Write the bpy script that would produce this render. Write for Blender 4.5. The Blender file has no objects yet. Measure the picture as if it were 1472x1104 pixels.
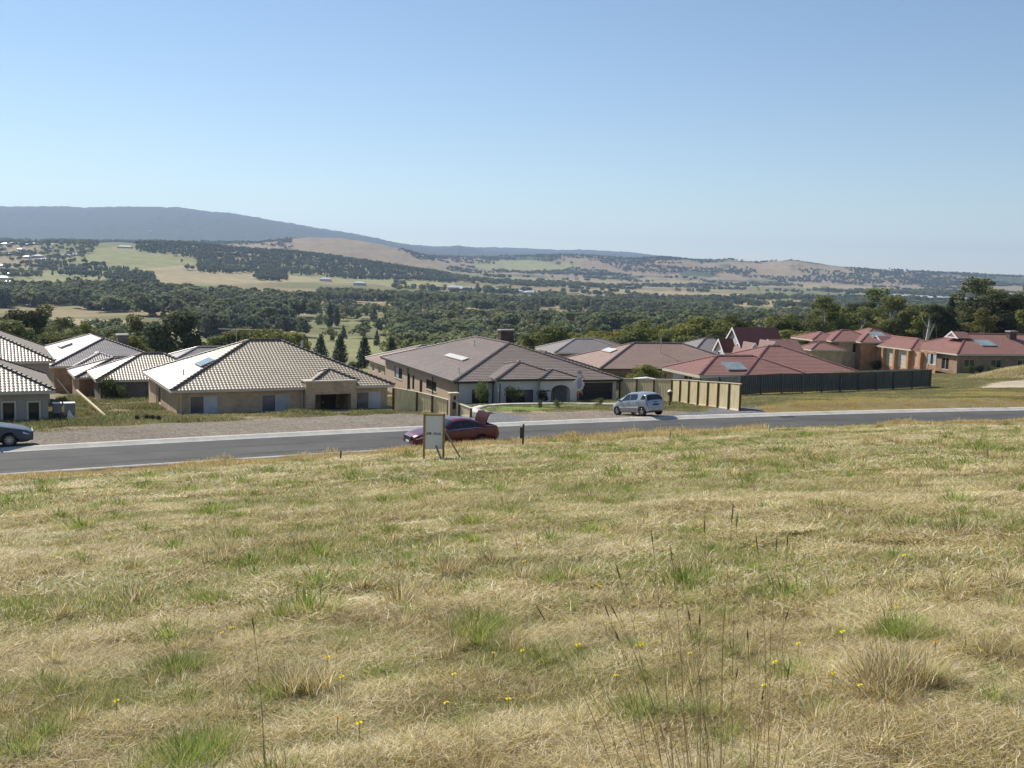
import bpy, math, random
import numpy as np
from mathutils import Vector, Matrix, Euler
random.seed(7)
rng = np.random.default_rng(7)
scene = bpy.context.scene
COL = scene.collection
rad = math.radians

# ------------------------------------------------------------------ camera
F = 1500.0                       # focal length in pixels of the 1472 px wide photograph
PITCH = math.atan((552 - 395) / F)
ROLL = rad(1.5)
cam_data = bpy.data.cameras.new('camera')
cam = bpy.data.objects.new('camera', cam_data)
COL.objects.link(cam)
cam_data.sensor_width = 36.0
cam_data.sensor_fit = 'HORIZONTAL'
cam_data.lens = 36.0 * F / 1472.0
cam_data.clip_start = 0.1
cam_data.clip_end = 60000
RM = Matrix.Rotation(math.pi / 2 - PITCH, 3, 'X') @ Matrix.Rotation(ROLL, 3, 'Z')
cam.matrix_world = RM.to_4x4()
scene.camera = cam

# ------------------------------------------------------------------ light
SUN_EL, SUN_AZ = rad(42), rad(-45)          # azimuth from +Y, negative = to the left
world = bpy.data.worlds.new('World')
scene.world = world
world.use_nodes = True
wn = world.node_tree
for n in list(wn.nodes): wn.nodes.remove(n)
sky = wn.nodes.new('ShaderNodeTexSky')
sky.sky_type = 'NISHITA'
sky.sun_disc = False
sky.sun_elevation = SUN_EL
sky.sun_rotation = SUN_AZ
sky.altitude = 150
sky.air_density = 1.0
sky.dust_density = 0.0
sky.ozone_density = 2.0
bg = wn.nodes.new('ShaderNodeBackground')
bg.inputs['Strength'].default_value = 0.076
wo = wn.nodes.new('ShaderNodeOutputWorld')
wn.links.new(sky.outputs[0], bg.inputs[0])
wn.links.new(bg.outputs[0], wo.inputs[0])
sd = bpy.data.lights.new('sun', 'SUN')
sd.energy = 4.4
sd.angle = rad(0.53)
sd.color = (1.0, 0.95, 0.87)
sun = bpy.data.objects.new('sun', sd)
COL.objects.link(sun)
sdir = Vector((math.sin(SUN_AZ) * math.cos(SUN_EL), math.cos(SUN_AZ) * math.cos(SUN_EL), math.sin(SUN_EL)))
sun.rotation_euler = sdir.to_track_quat('Z', 'Y').to_euler()
sun.location = sdir * 200
scene.view_settings.view_transform = 'Standard'
scene.view_settings.look = 'None'
scene.view_settings.exposure = 0.58
scene.view_settings.gamma = 1.0
scene.render.engine = 'CYCLES'
scene.cycles.max_bounces = 6
scene.cycles.transparent_max_bounces = 8
scene.cycles.volume_bounces = 0

# ------------------------------------------------------------------ pixel <-> place helpers
def ray(px, py):
    return RM @ Vector(((px - 736) / F, (552 - py) / F, -1.0))
def PY(px, py, Y):
    d = ray(px, py); return d * (Y / d.y)
def PZ(px, py, z):
    d = ray(px, py); return d * (z / d.z)
RMn = np.array(RM)
def proj_np(X, Y, Z):
    P = np.stack([X, Y, Z], -1) @ RMn       # = RM^T p
    w = np.where(P[..., 2] < -1e-3, -P[..., 2], 1e-3)
    return 736 + F * P[..., 0] / w, 552 - F * P[..., 1] / w

# ------------------------------------------------------------------ noise
def _hash(ix, iy, s):
    n = (ix.astype(np.int64) * 374761393 + iy.astype(np.int64) * 668265263 + s * 1442695041) & 0x7fffffff
    n = (n ^ (n >> 13)) * 1274126177 & 0x7fffffff
    n = n ^ (n >> 16)
    return (n & 0xffff) / 65535.0
def vnoise(x, y, s=0):
    x = np.asarray(x, float); y = np.asarray(y, float)
    ix = np.floor(x); iy = np.floor(y)
    fx = x - ix; fy = y - iy
    fx = fx * fx * (3 - 2 * fx); fy = fy * fy * (3 - 2 * fy)
    a = _hash(ix, iy, s); b = _hash(ix + 1, iy, s); c = _hash(ix, iy + 1, s); d = _hash(ix + 1, iy + 1, s)
    return (a * (1 - fx) + b * fx) * (1 - fy) + (c * (1 - fx) + d * fx) * fy
def fbm(x, y, s=0, o=4):
    r = 0; a = 0.5; t = 0
    for k in range(o):
        r = r + a * vnoise(x * 2 ** k + 13.7 * k, y * 2 ** k + 7.1 * k, s + k); t += a; a *= 0.55
    return r / t
def sst(a, b, x):
    t = np.clip((x - a) / (b - a), 0, 1); return t * t * (3 - 2 * t)

# ------------------------------------------------------------------ terrain
ROAD_Z = -9.2
_fx = np.array([-25.01, -19.47, -16.66, -7.8, -1.25, 8.44, 13.79, 19.83, 39.0])
_fy = np.array([50.47, 53.06, 54.42, 59.67, 63.09, 67.71, 69.74, 72.34, 78.89])
_q = np.polyfit(_fx, _fy, 2)
def Yf(X):
    Xc = np.clip(X, -60, 90)
    s = np.polyval(np.polyder(_q), Xc)
    return np.polyval(_q, Xc) + (X - Xc) * s
def Yfs(X):
    return np.polyval(np.polyder(_q), np.clip(X, -60, 90))
def road_d(X, Y):                 # distance beyond the far kerb (negative = this side)
    d = (Y - Yf(X)) / np.sqrt(1 + Yfs(X) ** 2)
    X2 = X + d * Yfs(X) / np.sqrt(1 + Yfs(X) ** 2)
    return (Y - Yf(X2)) / np.sqrt(1 + Yfs(X2) ** 2) * 0.5 + d * 0.5
def road_pt(X0, d):               # place at distance d from the far kerb point at X0
    s = float(Yfs(X0)); n = math.sqrt(1 + s * s)
    return Vector((X0 - d * s / n, float(Yf(X0)) + d / n, 0))
RW = 6.45
def near_z(X, Y):
    d = road_d(X, Y)
    s = np.interp(X, [-40, 0, 10, 35, 60, 100], [0.09, 0.094, 0.092, 0.078, 0.05, 0.03])
    far = ROAD_Z + 0.12 - s * np.clip(d - 0.3, 0, 1000)
    t = np.clip(-d - RW - 0.4, 0, 1000)
    ncam = 57 - RW - 0.4
    far = far + 0.5 * sst(0.6, 3.5, d) * sst(16, 21, X) * sst(40, 25, d)
    near = ROAD_Z + 0.14 + (7.41) * (t / ncam) * np.where(t > ncam, 0.9 + 0.1 * ncam / np.maximum(t, 1), 1)
    near = near + 0.22 * sst(0.3, 3.0, t) * sst(-12, 10, X) * np.exp(-t / 9)       # verge bank, higher to the right
    near = near + 0.10 * (fbm(X / 5, Y / 5, 3, 3) - 0.5) * sst(0.5, 4, t)
    u2 = X * 0.91 + Y * 0.42; v2 = -X * 0.42 + Y * 0.91
    bumps = (0.11 * (fbm(X / 0.8, Y / 0.8, 5, 3) - 0.5) + 0.07 * (fbm(u2 / 4.5, v2 / 1.1, 171, 4) - 0.5)) * sst(0.5, 3, t)
    z = np.where(d > -RW / 2, far, near + bumps)
    inroad = (d > -RW - 0.22) & (d < 0.22)
    z = np.where(inroad, ROAD_Z - 0.12, z)
    z = z + 1.9 * np.exp(-(((X - 64) / 6.0) ** 2 + ((Y - 127) / 4.5) ** 2))          # dry mound by the far houses
    z = z + 0.35 * np.exp(-(((X + 30) / 3.0) ** 2 + ((Y - 80) / 6) ** 2))
    return z + np.where(d > 3, 0.12 * (fbm(X / 3, Y / 3, 9, 3) - 0.5), 0)
def HZ(px): return 395 + 0.0262 * (px - 736)
def pl(px, *pts): return np.interp(px, pts[0::2], pts[1::2])
def rows_z(px):
    # list of (distance, ground height) for azimuth given as pixel column
    r = []
    r.append((115, pl(px, 0, -14.3, 736, -13.4, 1472, -11.9)))
    r.append((160, pl(px, 0, -18.5, 736, -16.5, 1200, -13.8, 1472, -12.7)))
    r.append((200, pl(px, 0, -22.5, 736, -20, 1472, -15)))
    r.append((260, pl(px, 0, -27, 736, -25, 1472, -18.5)))
    r.append((350, pl(px, 0, -33, 736, -31, 1472, -26)))
    r.append((480, pl(px, 0, -38, 736, -38, 1472, -34)))
    def im(dist, *pts): r.append((dist, -(pl(px, *pts) - HZ(px)) / F * dist))
    im(650, 0, 466, 200, 469, 400, 483, 600, 487, 800, 480, 1000, 478, 1472, 475)
    im(900, 0, 444, 300, 452, 736, 463, 1100, 469, 1472, 471)
    im(1300, 0, 413, 150, 416, 300, 424, 450, 436, 600, 440, 736, 446, 1100, 455, 1472, 462)
    im(1800, 0, 392, 100, 395, 200, 394, 300, 402, 400, 410, 500, 414, 600, 422, 736, 430, 1100, 441, 1472, 448)
    im(2300, 0, 368, 150, 366, 250, 374, 350, 388, 450, 398, 550, 404, 650, 410, 736, 416, 900, 426, 1100, 430, 1472, 438)
    im(2900, 0, 350, 100, 350, 200, 350, 260, 352, 330, 358, 400, 363, 450, 368, 500, 375, 560, 384, 600, 391, 650, 398, 736, 407, 900, 415, 1100, 421, 1472, 429)
    im(3600, 0, 356, 200, 358, 400, 370, 500, 379, 600, 388, 700, 396, 800, 405, 1100, 414, 1472, 422)
    im(4500, 0, 346, 300, 350, 360, 350, 400, 346, 430, 342, 470, 342, 520, 348, 560, 356, 600, 368, 640, 379, 680, 388, 736, 392, 800, 392, 900, 396, 1000, 399, 1100, 404, 1472, 412)
    im(5500, 0, 352, 400, 354, 520, 360, 560, 366, 600, 370, 700, 371, 800, 367, 850, 370, 900, 374, 940, 372, 980, 375, 1000, 377, 1040, 374, 1080, 378, 1130, 373, 1160, 378, 1200, 383, 1250, 387, 1300, 392, 1350, 394, 1400, 396, 1472, 399)
    im(7000, 0, 342, 400, 352, 736, 378, 1100, 388, 1472, 404)
    im(10000, -400, 305, 0, 299, 100, 301, 180, 300, 250, 301, 330, 309, 400, 321, 460, 332, 520, 343, 560, 350, 590, 355, 620, 358, 650, 354, 690, 361, 760, 363, 830, 365, 870, 367, 930, 371, 1000, 377, 1100, 386, 1250, 396, 1472, 402)
    im(13000, 0, 330, 400, 350, 620, 357, 760, 361, 880, 363, 900, 364, 960, 372, 1472, 402)
    im(17000, 0, 360, 736, 385, 1472, 412)
    return r
_pxs = np.linspace(-500, 1980, 249)
_rz = rows_z(_pxs)
_rr = np.log(np.array([a for a, b in _rz]))
_rt = np.array([b + 0 * _pxs for a, b in _rz])           # rows x cols
def cubic_rows(lr, col):
    # monotone-ish cubic (Catmull, clamped tangents) in log distance; bilinear across columns
    c = np.clip((col + 500) / 10.0, 0, 247.999); ci = c.astype(int); cf = c - ci
    k = np.clip(np.searchsorted(_rr, lr) - 1, 0, len(_rr) - 2)
    def val(j):
        j = np.clip(j, 0, len(_rr) - 1); return _rt[j, ci] * (1 - cf) + _rt[j, ci + 1] * cf
    x0 = _rr[k]; x1 = _rr[k + 1]; h = x1 - x0
    t = np.clip((lr - x0) / h, 0, 1)
    y0, y1 = val(k), val(k + 1)
    ym, yp = val(k - 1), val(k + 2)
    xm = _rr[np.clip(k - 1, 0, None)]; xp = _rr[np.clip(k + 2, None, len(_rr) - 1)]
    d0 = (y1 - y0) / h; dm = np.where(k > 0, (y0 - ym) / np.maximum(x0 - xm, 1e-6), d0); dp = np.where(k < len(_rr) - 2, (yp - y1) / np.maximum(xp - x1, 1e-6), d0)
    def tang(a, b): return np.where(a * b > 0, 2 * a * b / np.where(np.abs(a + b) < 1e-9, 1e-9, a + b), 0)
    m0, m1 = tang(dm, d0) * h, tang(d0, dp) * h
    t2, t3 = t * t, t * t * t
    return (2 * t3 - 3 * t2 + 1) * y0 + (t3 - 2 * t2 + t) * m0 + (-2 * t3 + 3 * t2) * y1 + (t3 - t2) * m1
def height(X, Y):
    X = np.asarray(X, float); Y = np.asarray(Y, float)
    Ys = np.where(Y > 1, Y, 1)
    col = np.clip(736 + F * 1.0055 * X / Ys - 157 * 0.0262, -500, 1980)
    col = np.where(Y > 1, col, np.where(X > 0, 1980, -500))
    R = np.where(Y > 1, np.maximum(Y, np.hypot(X, Y) * 0.55), np.hypot(X, Y))
    zf = cubic_rows(np.log(np.maximum(R, 100)), col)
    zf = zf + (fbm(X / 60, Y / 60, 21, 4) - 0.5) * np.interp(R, [150, 400, 2000, 5000, 10000], [0.4, 3, 7, 16, 30]) \
            + (fbm(X / 700, Y / 700, 31, 4) - 0.5) * np.interp(R, [1500, 4000, 6000, 10000], [0, 14, 22, 40])
    zn = near_z(X, Y)
    w = sst(125, 185, np.hypot(X * 0.75, Y)) * sst(-40, 20, Y)
    return zn * (1 - w) + zf * w
def H(x, y): return float(height(np.array([x]), np.array([y]))[0])
def G(px, py, lo=3.0, hi=2000.0):
    """the place where the sight line through a photograph pixel meets the ground"""
    d = ray(px, py); ys = np.exp(np.linspace(math.log(lo), math.log(hi), 1500))
    P = np.outer(ys / d.y, np.array(d)); hz = height(P[:, 0], P[:, 1])
    i = np.argmax(P[:, 2] < hz)
    a = (P[i - 1, 2] - hz[i - 1]); b = (P[i, 2] - hz[i]); f = a / (a - b) if i > 0 else 0
    p = P[i - 1] * (1 - f) + P[i] * f
    return Vector(p)

# ------------------------------------------------------------------ mesh helpers
def link(name, me, parent=None, loc=None, rz=None):
    o = bpy.data.objects.new(name, me); COL.objects.link(o)
    if parent is not None: o.parent = parent
    if loc is not None: o.location = loc
    if rz is not None: o.rotation_euler = (0, 0, rz)
    return o
def tag(o, label=None, cat=None, group=None, kind=None):
    if label: o['label'] = label
    if cat: o['category'] = cat
    if group: o['group'] = group
    if kind: o['kind'] = kind
    return o
def empty(name, loc, rz=0, label=None, cat=None, group=None):
    o = bpy.data.objects.new(name, None); COL.objects.link(o)
    o.location = loc; o.rotation_euler = (0, 0, rz); o.empty_display_size = 0.3
    return tag(o, label, cat, group)
def mesh_np(name, V, Fq, mat=None, col=None, smooth=False):
    V = np.asarray(V, np.float32); Fq = np.asarray(Fq, np.int32)
    me = bpy.data.meshes.new(name)
    n, k = Fq.shape
    me.vertices.add(len(V)); me.vertices.foreach_set('co', V.ravel())
    me.loops.add(n * k); me.loops.foreach_set('vertex_index', Fq.ravel())
    me.polygons.add(n); me.polygons.foreach_set('loop_start', np.arange(0, n * k, k, dtype=np.int32))
    me.polygons.foreach_set('loop_total', np.full(n, k, np.int32))
    if smooth: me.polygons.foreach_set('use_smooth', np.ones(n, bool))
    if col is not None:
        ca = me.color_attributes.new('Col', 'FLOAT_COLOR', 'POINT')
        c4 = np.ones((len(V), 4), np.float32); c4[:, :3] = col[:, :3]
        if col.shape[1] > 3: c4[:, 3] = col[:, 3]
        ca.data.foreach_set('color', c4.ravel())
    me.update(); me.validate()
    if mat: me.materials.append(mat)
    return me
class MB:
    def __init__(s): s.v = []; s.f = []
    def quad(s, a, b, c, d):
        i = len(s.v); s.v += [tuple(a), tuple(b), tuple(c), tuple(d)]; s.f.append((i, i + 1, i + 2, i + 3)); return s
    def poly(s, pts):
        i = len(s.v); s.v += [tuple(p) for p in pts]; s.f.append(tuple(range(i, i + len(pts)))); return s
    def box(s, x0, x1, y0, y1, z0, z1):
        i = len(s.v)
        s.v += [(x0, y0, z0), (x1, y0, z0), (x1, y1, z0), (x0, y1, z0), (x0, y0, z1), (x1, y0, z1), (x1, y1, z1), (x0, y1, z1)]
        for q in ((0, 3, 2, 1), (4, 5, 6, 7), (0, 1, 5, 4), (1, 2, 6, 5), (2, 3, 7, 6), (3, 0, 4, 7)): s.f.append(tuple(i + k for k in q))
        return s
    def obox(s, p, q, w, h, up=(0, 0, 1)):
        """bar from p to q, w wide sideways and h high"""
        p = Vector(p); q = Vector(q); d = (q - p).normalized(); up = Vector(up)
        sd = d.cross(up)
        if sd.length < 1e-4: sd = d.cross(Vector((1, 0, 0)))
        sd.normalize(); u = sd.cross(d).normalized()
        i = len(s.v)
        for b in (p, q):
            for (a, c) in ((-1, -1), (1, -1), (1, 1), (-1, 1)): s.v.append(tuple(b + sd * (a * w / 2) + u * (c * h / 2)))
        for f in ((3, 2, 1, 0), (4, 5, 6, 7), (0, 1, 5, 4), (1, 2, 6, 5), (2, 3, 7, 6), (3, 0, 4, 7)): s.f.append(tuple(i + k for k in f))
        return s
    def tube(s, pts, r, n=8, cap=True):
        pts = [Vector(p) for p in pts]; rs = r if isinstance(r, (list, tuple)) else [r] * len(pts)
        i0 = len(s.v)
        for k, p in enumerate(pts):
            d = (pts[min(k + 1, len(pts) - 1)] - pts[max(k - 1, 0)]).normalized()
            a = d.cross(Vector((0, 0, 1)))
            if a.length < 1e-3: a = d.cross(Vector((1, 0, 0)))
            a.normalize(); b = d.cross(a)
            for j in range(n):
                t = 2 * math.pi * j / n; s.v.append(tuple(p + (a * math.cos(t) + b * math.sin(t)) * rs[k]))
        for k in range(len(pts) - 1):
            for j in range(n):
                a0 = i0 + k * n + j; a1 = i0 + k * n + (j + 1) % n
                s.f.append((a0, a1, a1 + n, a0 + n))
        if cap:
            s.f.append(tuple(i0 + j for j in range(n))[::-1]); e = i0 + (len(pts) - 1) * n
            s.f.append(tuple(e + j for j in range(n)))
        return s
    def lathe(s, prof, n=24, axis='z', c=(0, 0, 0)):
        i0 = len(s.v); m = len(prof)
        for (r, h) in prof:
            for j in range(n):
                t = 2 * math.pi * j / n; a, b = r * math.cos(t), r * math.sin(t)
                p = (a, b, h) if axis == 'z' else ((a, h, b) if axis == 'y' else (h, a, b))
                s.v.append((p[0] + c[0], p[1] + c[1], p[2] + c[2]))
        for k in range(m - 1):
            for j in range(n):
                a0 = i0 + k * n + j; a1 = i0 + k * n + (j + 1) % n
                s.f.append((a0, a1, a1 + n, a0 + n))
        return s
    def prism(s, pts, off):
        """closed outline pts pushed by vector off"""
        i = len(s.v); n = len(pts); off = Vector(off)
        s.v += [tuple(p) for p in pts] + [tuple(Vector(p) + off) for p in pts]
        s.f.append(tuple(range(i, i + n))[::-1]); s.f.append(tuple(range(i + n, i + 2 * n)))
        for k in range(n): s.f.append((i + k, i + (k + 1) % n, i + n + (k + 1) % n, i + n + k))
        return s
    def build(s, name, mat, parent=None, smooth=False, loc=None, rz=None, label=None):
        me = bpy.data.meshes.new(name); me.from_pydata(s.v, [], s.f); me.materials.append(mat)
        if smooth:
            for p in me.polygons: p.use_smooth = True
        me.update()
        o = link(name, me, parent, loc, rz)
        if label: o['label'] = label
        return o

# ------------------------------------------------------------------ materials
_M = {}
def mat(name, color, rough=0.8, var=0.15, scale=3.0, spec=0.3, metal=0.0, bump=0.0, bscale=None, coat=0.0, stretch=None, transl=0.0, randobj=0.0):
    if name in _M: return _M[name]
    m = bpy.data.materials.new(name); m.use_nodes = True; nt = m.node_tree; N = nt.nodes; L = nt.links
    b = N['Principled BSDF']
    b.inputs['Roughness'].default_value = rough; b.inputs['Specular IOR Level'].default_value = spec; b.inputs['Metallic'].default_value = metal
    b.inputs['Coat Weight'].default_value = coat
    tc = N.new('ShaderNodeTexCoord'); src = tc.outputs['Object']
    if stretch:
        mp = N.new('ShaderNodeMapping'); mp.inputs['Scale'].default_value = stretch; L.new(src, mp.inputs[0]); src = mp.outputs[0]
    nz = N.new('ShaderNodeTexNoise'); nz.inputs['Scale'].default_value = scale; nz.inputs['Detail'].default_value = 5; nz.inputs['Roughness'].default_value = 0.6
    L.new(src, nz.inputs[0])
    mr = N.new('ShaderNodeMapRange'); mr.inputs[1].default_value = 0.3; mr.inputs[2].default_value = 0.7
    mr.inputs[3].default_value = 1 - var; mr.inputs[4].default_value = 1 + var; L.new(nz.outputs[0], mr.inputs[0])
    vm = N.new('ShaderNodeVectorMath'); vm.operation = 'SCALE'; vm.inputs[0].default_value = color[:3]; L.new(mr.outputs[0], vm.inputs['Scale'])
    out = vm.outputs[0]
    if randobj:
        oi = N.new('ShaderNodeObjectInfo'); m2 = N.new('ShaderNodeMapRange'); m2.inputs[3].default_value = 1 - randobj; m2.inputs[4].default_value = 1 + randobj
        L.new(oi.outputs['Random'], m2.inputs[0]); v2 = N.new('ShaderNodeVectorMath'); v2.operation = 'SCALE'; L.new(out, v2.inputs[0]); L.new(m2.outputs[0], v2.inputs['Scale']); out = v2.outputs[0]
    L.new(out, b.inputs['Base Color'])
    if bump:
        bn = N.new('ShaderNodeTexNoise'); bn.inputs['Scale'].default_value = bscale or scale * 4; bn.inputs['Detail'].default_value = 4; L.new(src, bn.inputs[0])
        bp = N.new('ShaderNodeBump'); bp.inputs['Strength'].default_value = bump; bp.inputs['Distance'].default_value = 0.05
        L.new(bn.outputs[0], bp.inputs['Height']); L.new(bp.outputs[0], b.inputs['Normal'])
    if transl:
        tr = N.new('ShaderNodeBsdfTranslucent'); L.new(out, tr.inputs[0]); mx = N.new('ShaderNodeMixShader'); mx.inputs[0].default_value = transl
        L.new(b.outputs[0], mx.inputs[1]); L.new(tr.outputs[0], mx.inputs[2]); L.new(mx.outputs[0], N['Material Output'].inputs[0])
    _M[name] = m; return m
def brick_mat(name, c1, c2, mortar):
    if name in _M: return _M[name]
    m = bpy.data.materials.new(name); m.use_nodes = True; nt = m.node_tree; N = nt.nodes; L = nt.links
    b = N['Principled BSDF']; b.inputs['Roughness'].default_value = 0.9; b.inputs['Specular IOR Level'].default_value = 0.15
    tc = N.new('ShaderNodeTexCoord'); sp = N.new('ShaderNodeSeparateXYZ'); L.new(tc.outputs['Object'], sp.inputs[0])
    ad = N.new('ShaderNodeMath'); L.new(sp.outputs[0], ad.inputs[0]); L.new(sp.outputs[1], ad.inputs[1])
    cb = N.new('ShaderNodeCombineXYZ'); L.new(ad.outputs[0], cb.inputs[0]); L.new(sp.outputs[2], cb.inputs[1])
    br = N.new('ShaderNodeTexBrick'); L.new(cb.outputs[0], br.inputs[0])
    br.inputs['Color1'].default_value = (*c1, 1); br.inputs['Color2'].default_value = (*c2, 1); br.inputs['Mortar'].default_value = (*mortar, 1)
    br.inputs['Scale'].default_value = 1.0; br.inputs['Brick Width'].default_value = 0.24; br.inputs['Row Height'].default_value = 0.086; br.inputs['Mortar Size'].default_value = 0.006
    nz = N.new('ShaderNodeTexNoise'); nz.inputs['Scale'].default_value = 1.2; nz.inputs['Detail'].default_value = 6; L.new(tc.outputs['Object'], nz.inputs[0])
    mr = N.new('ShaderNodeMapRange'); mr.inputs[1].default_value = .3; mr.inputs[2].default_value = .7; mr.inputs[3].default_value = .8; mr.inputs[4].default_value = 1.18; L.new(nz.outputs[0], mr.inputs[0])
    vm = N.new('ShaderNodeVectorMath'); vm.operation = 'SCALE'; L.new(br.outputs[0], vm.inputs[0]); L.new(mr.outputs[0], vm.inputs['Scale']); L.new(vm.outputs[0], b.inputs['Base Color'])
    _M[name] = m; return m
def tile_mat(name, c, c2, rough=0.42, spec=0.5):
    """roof tiles: each tile its own tone"""
    if name in _M: return _M[name]
    m = bpy.data.materials.new(name); m.use_nodes = True; nt = m.node_tree; N = nt.nodes; L = nt.links
    b = N['Principled BSDF']; b.inputs['Roughness'].default_value = rough; b.inputs['Specular IOR Level'].default_value = spec
    tc = N.new('ShaderNodeTexCoord')
    vo = N.new('ShaderNodeTexVoronoi'); vo.inputs['Scale'].default_value = 3.2; L.new(tc.outputs['Object'], vo.inputs[0])
    nz = N.new('ShaderNodeTexNoise'); nz.inputs['Scale'].default_value = 0.5; nz.inputs['Detail'].default_value = 5; L.new(tc.outputs['Object'], nz.inputs[0])
    sp = N.new('ShaderNodeSeparateColor'); L.new(vo.outputs['Color'], sp.inputs[0])
    ad = N.new('ShaderNodeMath'); ad.operation = 'MULTIPLY_ADD'; ad.inputs[1].default_value = 0.5; L.new(sp.outputs[0], ad.inputs[0])
    sb = N.new('ShaderNodeMath'); sb.operation = 'SUBTRACT'; sb.inputs[1].default_value = 0.25; L.new(nz.outputs[0], sb.inputs[0]); L.new(sb.outputs[0], ad.inputs[2])
    mx = N.new('ShaderNodeMix'); mx.data_type = 'RGBA'; L.new(ad.outputs[0], mx.inputs[0]); mx.inputs[6].default_value = (*c, 1); mx.inputs[7].default_value = (*c2, 1)
    L.new(mx.outputs[2], b.inputs['Base Color'])
    _M[name] = m; return m
def glass_mat(name, c, rough=0.06):
    return mat(name, c, rough, 0.25, 0.7, 0.8)
def attr_mat(name, rough=0.85, spec=0.15, transl=0.35, rnd=0.25, hue=0.0):
    if name in _M: return _M[name]
    m = bpy.data.materials.new(name); m.use_nodes = True; nt = m.node_tree; N = nt.nodes; L = nt.links
    b = N['Principled BSDF']; b.inputs['Roughness'].default_value = rough; b.inputs['Specular IOR Level'].default_value = spec
    at = N.new('ShaderNodeAttribute'); at.attribute_name = 'Col'
    oi = N.new('ShaderNodeObjectInfo'); m2 = N.new('ShaderNodeMapRange'); m2.inputs[3].default_value = 1 - rnd; m2.inputs[4].default_value = 1 + rnd
    L.new(oi.outputs['Random'], m2.inputs[0])
    v2 = N.new('ShaderNodeVectorMath'); v2.operation = 'SCALE'; L.new(at.outputs[0], v2.inputs[0]); L.new(m2.outputs[0], v2.inputs['Scale']); out = v2.outputs[0]
    if hue:
        hs = N.new('ShaderNodeHueSaturation'); mh = N.new('ShaderNodeMapRange'); mh.inputs[3].default_value = 0.5 - hue; mh.inputs[4].default_value = 0.5 + hue
        ml = N.new('ShaderNodeMath'); ml.operation = 'FRACT'; mm = N.new('ShaderNodeMath'); mm.operation = 'MULTIPLY'; mm.inputs[1].default_value = 7.31
        L.new(oi.outputs['Random'], mm.inputs[0]); L.new(mm.outputs[0], ml.inputs[0]); L.new(ml.outputs[0], mh.inputs[0]); L.new(mh.outputs[0], hs.inputs['Hue']); L.new(out, hs.inputs['Color']); out = hs.outputs[0]
    L.new(out, b.inputs['Base Color'])
    tr = N.new('ShaderNodeBsdfTranslucent'); L.new(out, tr.inputs[0]); mx = N.new('ShaderNodeMixShader'); mx.inputs[0].default_value = transl
    L.new(b.outputs[0], mx.inputs[1]); L.new(tr.outputs[0], mx.inputs[2]); L.new(mx.outputs[0], N['Material Output'].inputs[0])
    _M[name] = m; return m
def inst_stuff(name, P, Rot, Scl, Idx, protos, label=None, cat=None):
    """one 'stuff' object: protos instanced on points"""
    me = bpy.data.meshes.new(name); P = np.asarray(P, np.float32)
    me.vertices.add(len(P)); me.vertices.foreach_set('co', P.ravel())
    a = me.attributes.new('rot', 'FLOAT_VECTOR', 'POINT'); a.data.foreach_set('vector', np.asarray(Rot, np.float32).ravel())
    a = me.attributes.new('scl', 'FLOAT_VECTOR', 'POINT'); a.data.foreach_set('vector', np.asarray(Scl, np.float32).ravel())
    a = me.attributes.new('idx', 'INT', 'POINT'); a.data.foreach_set('value', np.asarray(Idx, np.int32))
    o = link(name, me); tag(o, label, cat, kind='stuff')
    pc = bpy.data.collections.new(name + '_kinds')
    for i, pm in enumerate(protos):
        q = bpy.data.objects.new('%s_kind_%02d' % (name, i), pm); pc.objects.link(q)
    ng = bpy.data.node_groups.new(name, 'GeometryNodeTree')
    ng.interface.new_socket('Geometry', in_out='INPUT', socket_type='NodeSocketGeometry')
    ng.interface.new_socket('Geometry', in_out='OUTPUT', socket_type='NodeSocketGeometry')
    N, L = ng.nodes, ng.links
    gi, go = N.new('NodeGroupInput'), N.new('NodeGroupOutput')
    ci = N.new('GeometryNodeCollectionInfo'); ci.inputs['Collection'].default_value = pc
    ci.inputs['Separate Children'].default_value = True; ci.inputs['Reset Children'].default_value = True
    ip = N.new('GeometryNodeInstanceOnPoints'); ip.inputs['Pick Instance'].default_value = True
    def na(nm, t):
        q = N.new('GeometryNodeInputNamedAttribute'); q.data_type = t; q.inputs['Name'].default_value = nm; return q.outputs['Attribute']
    L.new(gi.outputs[0], ip.inputs['Points']); L.new(ci.outputs[0], ip.inputs['Instance'])
    L.new(na('idx', 'INT'), ip.inputs['Instance Index']); L.new(na('scl', 'FLOAT_VECTOR'), ip.inputs['Scale'])
    er = N.new('FunctionNodeEulerToRotation'); L.new(na('rot', 'FLOAT_VECTOR'), er.inputs[0]); L.new(er.outputs[0], ip.inputs['Rotation'])
    L.new(ip.outputs[0], go.inputs[0])
    md = o.modifiers.new('scatter', 'NODES'); md.node_group = ng
    return o
# ------------------------------------------------------------------ the ground
def inpoly(px, py, poly):
    r = np.zeros(np.shape(px), bool); n = len(poly)
    for i in range(n):
        x0, y0 = poly[i]; x1, y1 = poly[(i + 1) % n]
        if y0 == y1: continue
        c = ((y0 > py) != (y1 > py)) & (px < (x1 - x0) * (py - y0) / (y1 - y0) + x0)
        r ^= c
    return r
STRAW = np.array([0.40, 0.33, 0.185]); GREEN = np.array([0.155, 0.18, 0.055]); BROWN = np.array([0.20, 0.145, 0.075])
def green_amount(X, Y):
    """how green (1) or dry (0) the mown grass is at a place"""
    s = -0.42; u = X * math.cos(s) - Y * math.sin(s); v = X * math.sin(s) + Y * math.cos(s)
    u2 = X * 0.91 + Y * 0.42; v2 = -X * 0.42 + Y * 0.91
    a = fbm(u2 / 7, v2 / 2.2, 41, 4); b = fbm(X / 0.9, Y / 0.9, 44, 4)
    g = sst(0.48, 0.62, a * 0.62 + b * 0.38)
    d = road_d(X, Y)
    g = g * sst(-RW - 0.5, -RW - 7, d) 
    return np.clip(g * 0.80 + 0.12, 0, 1)
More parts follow.
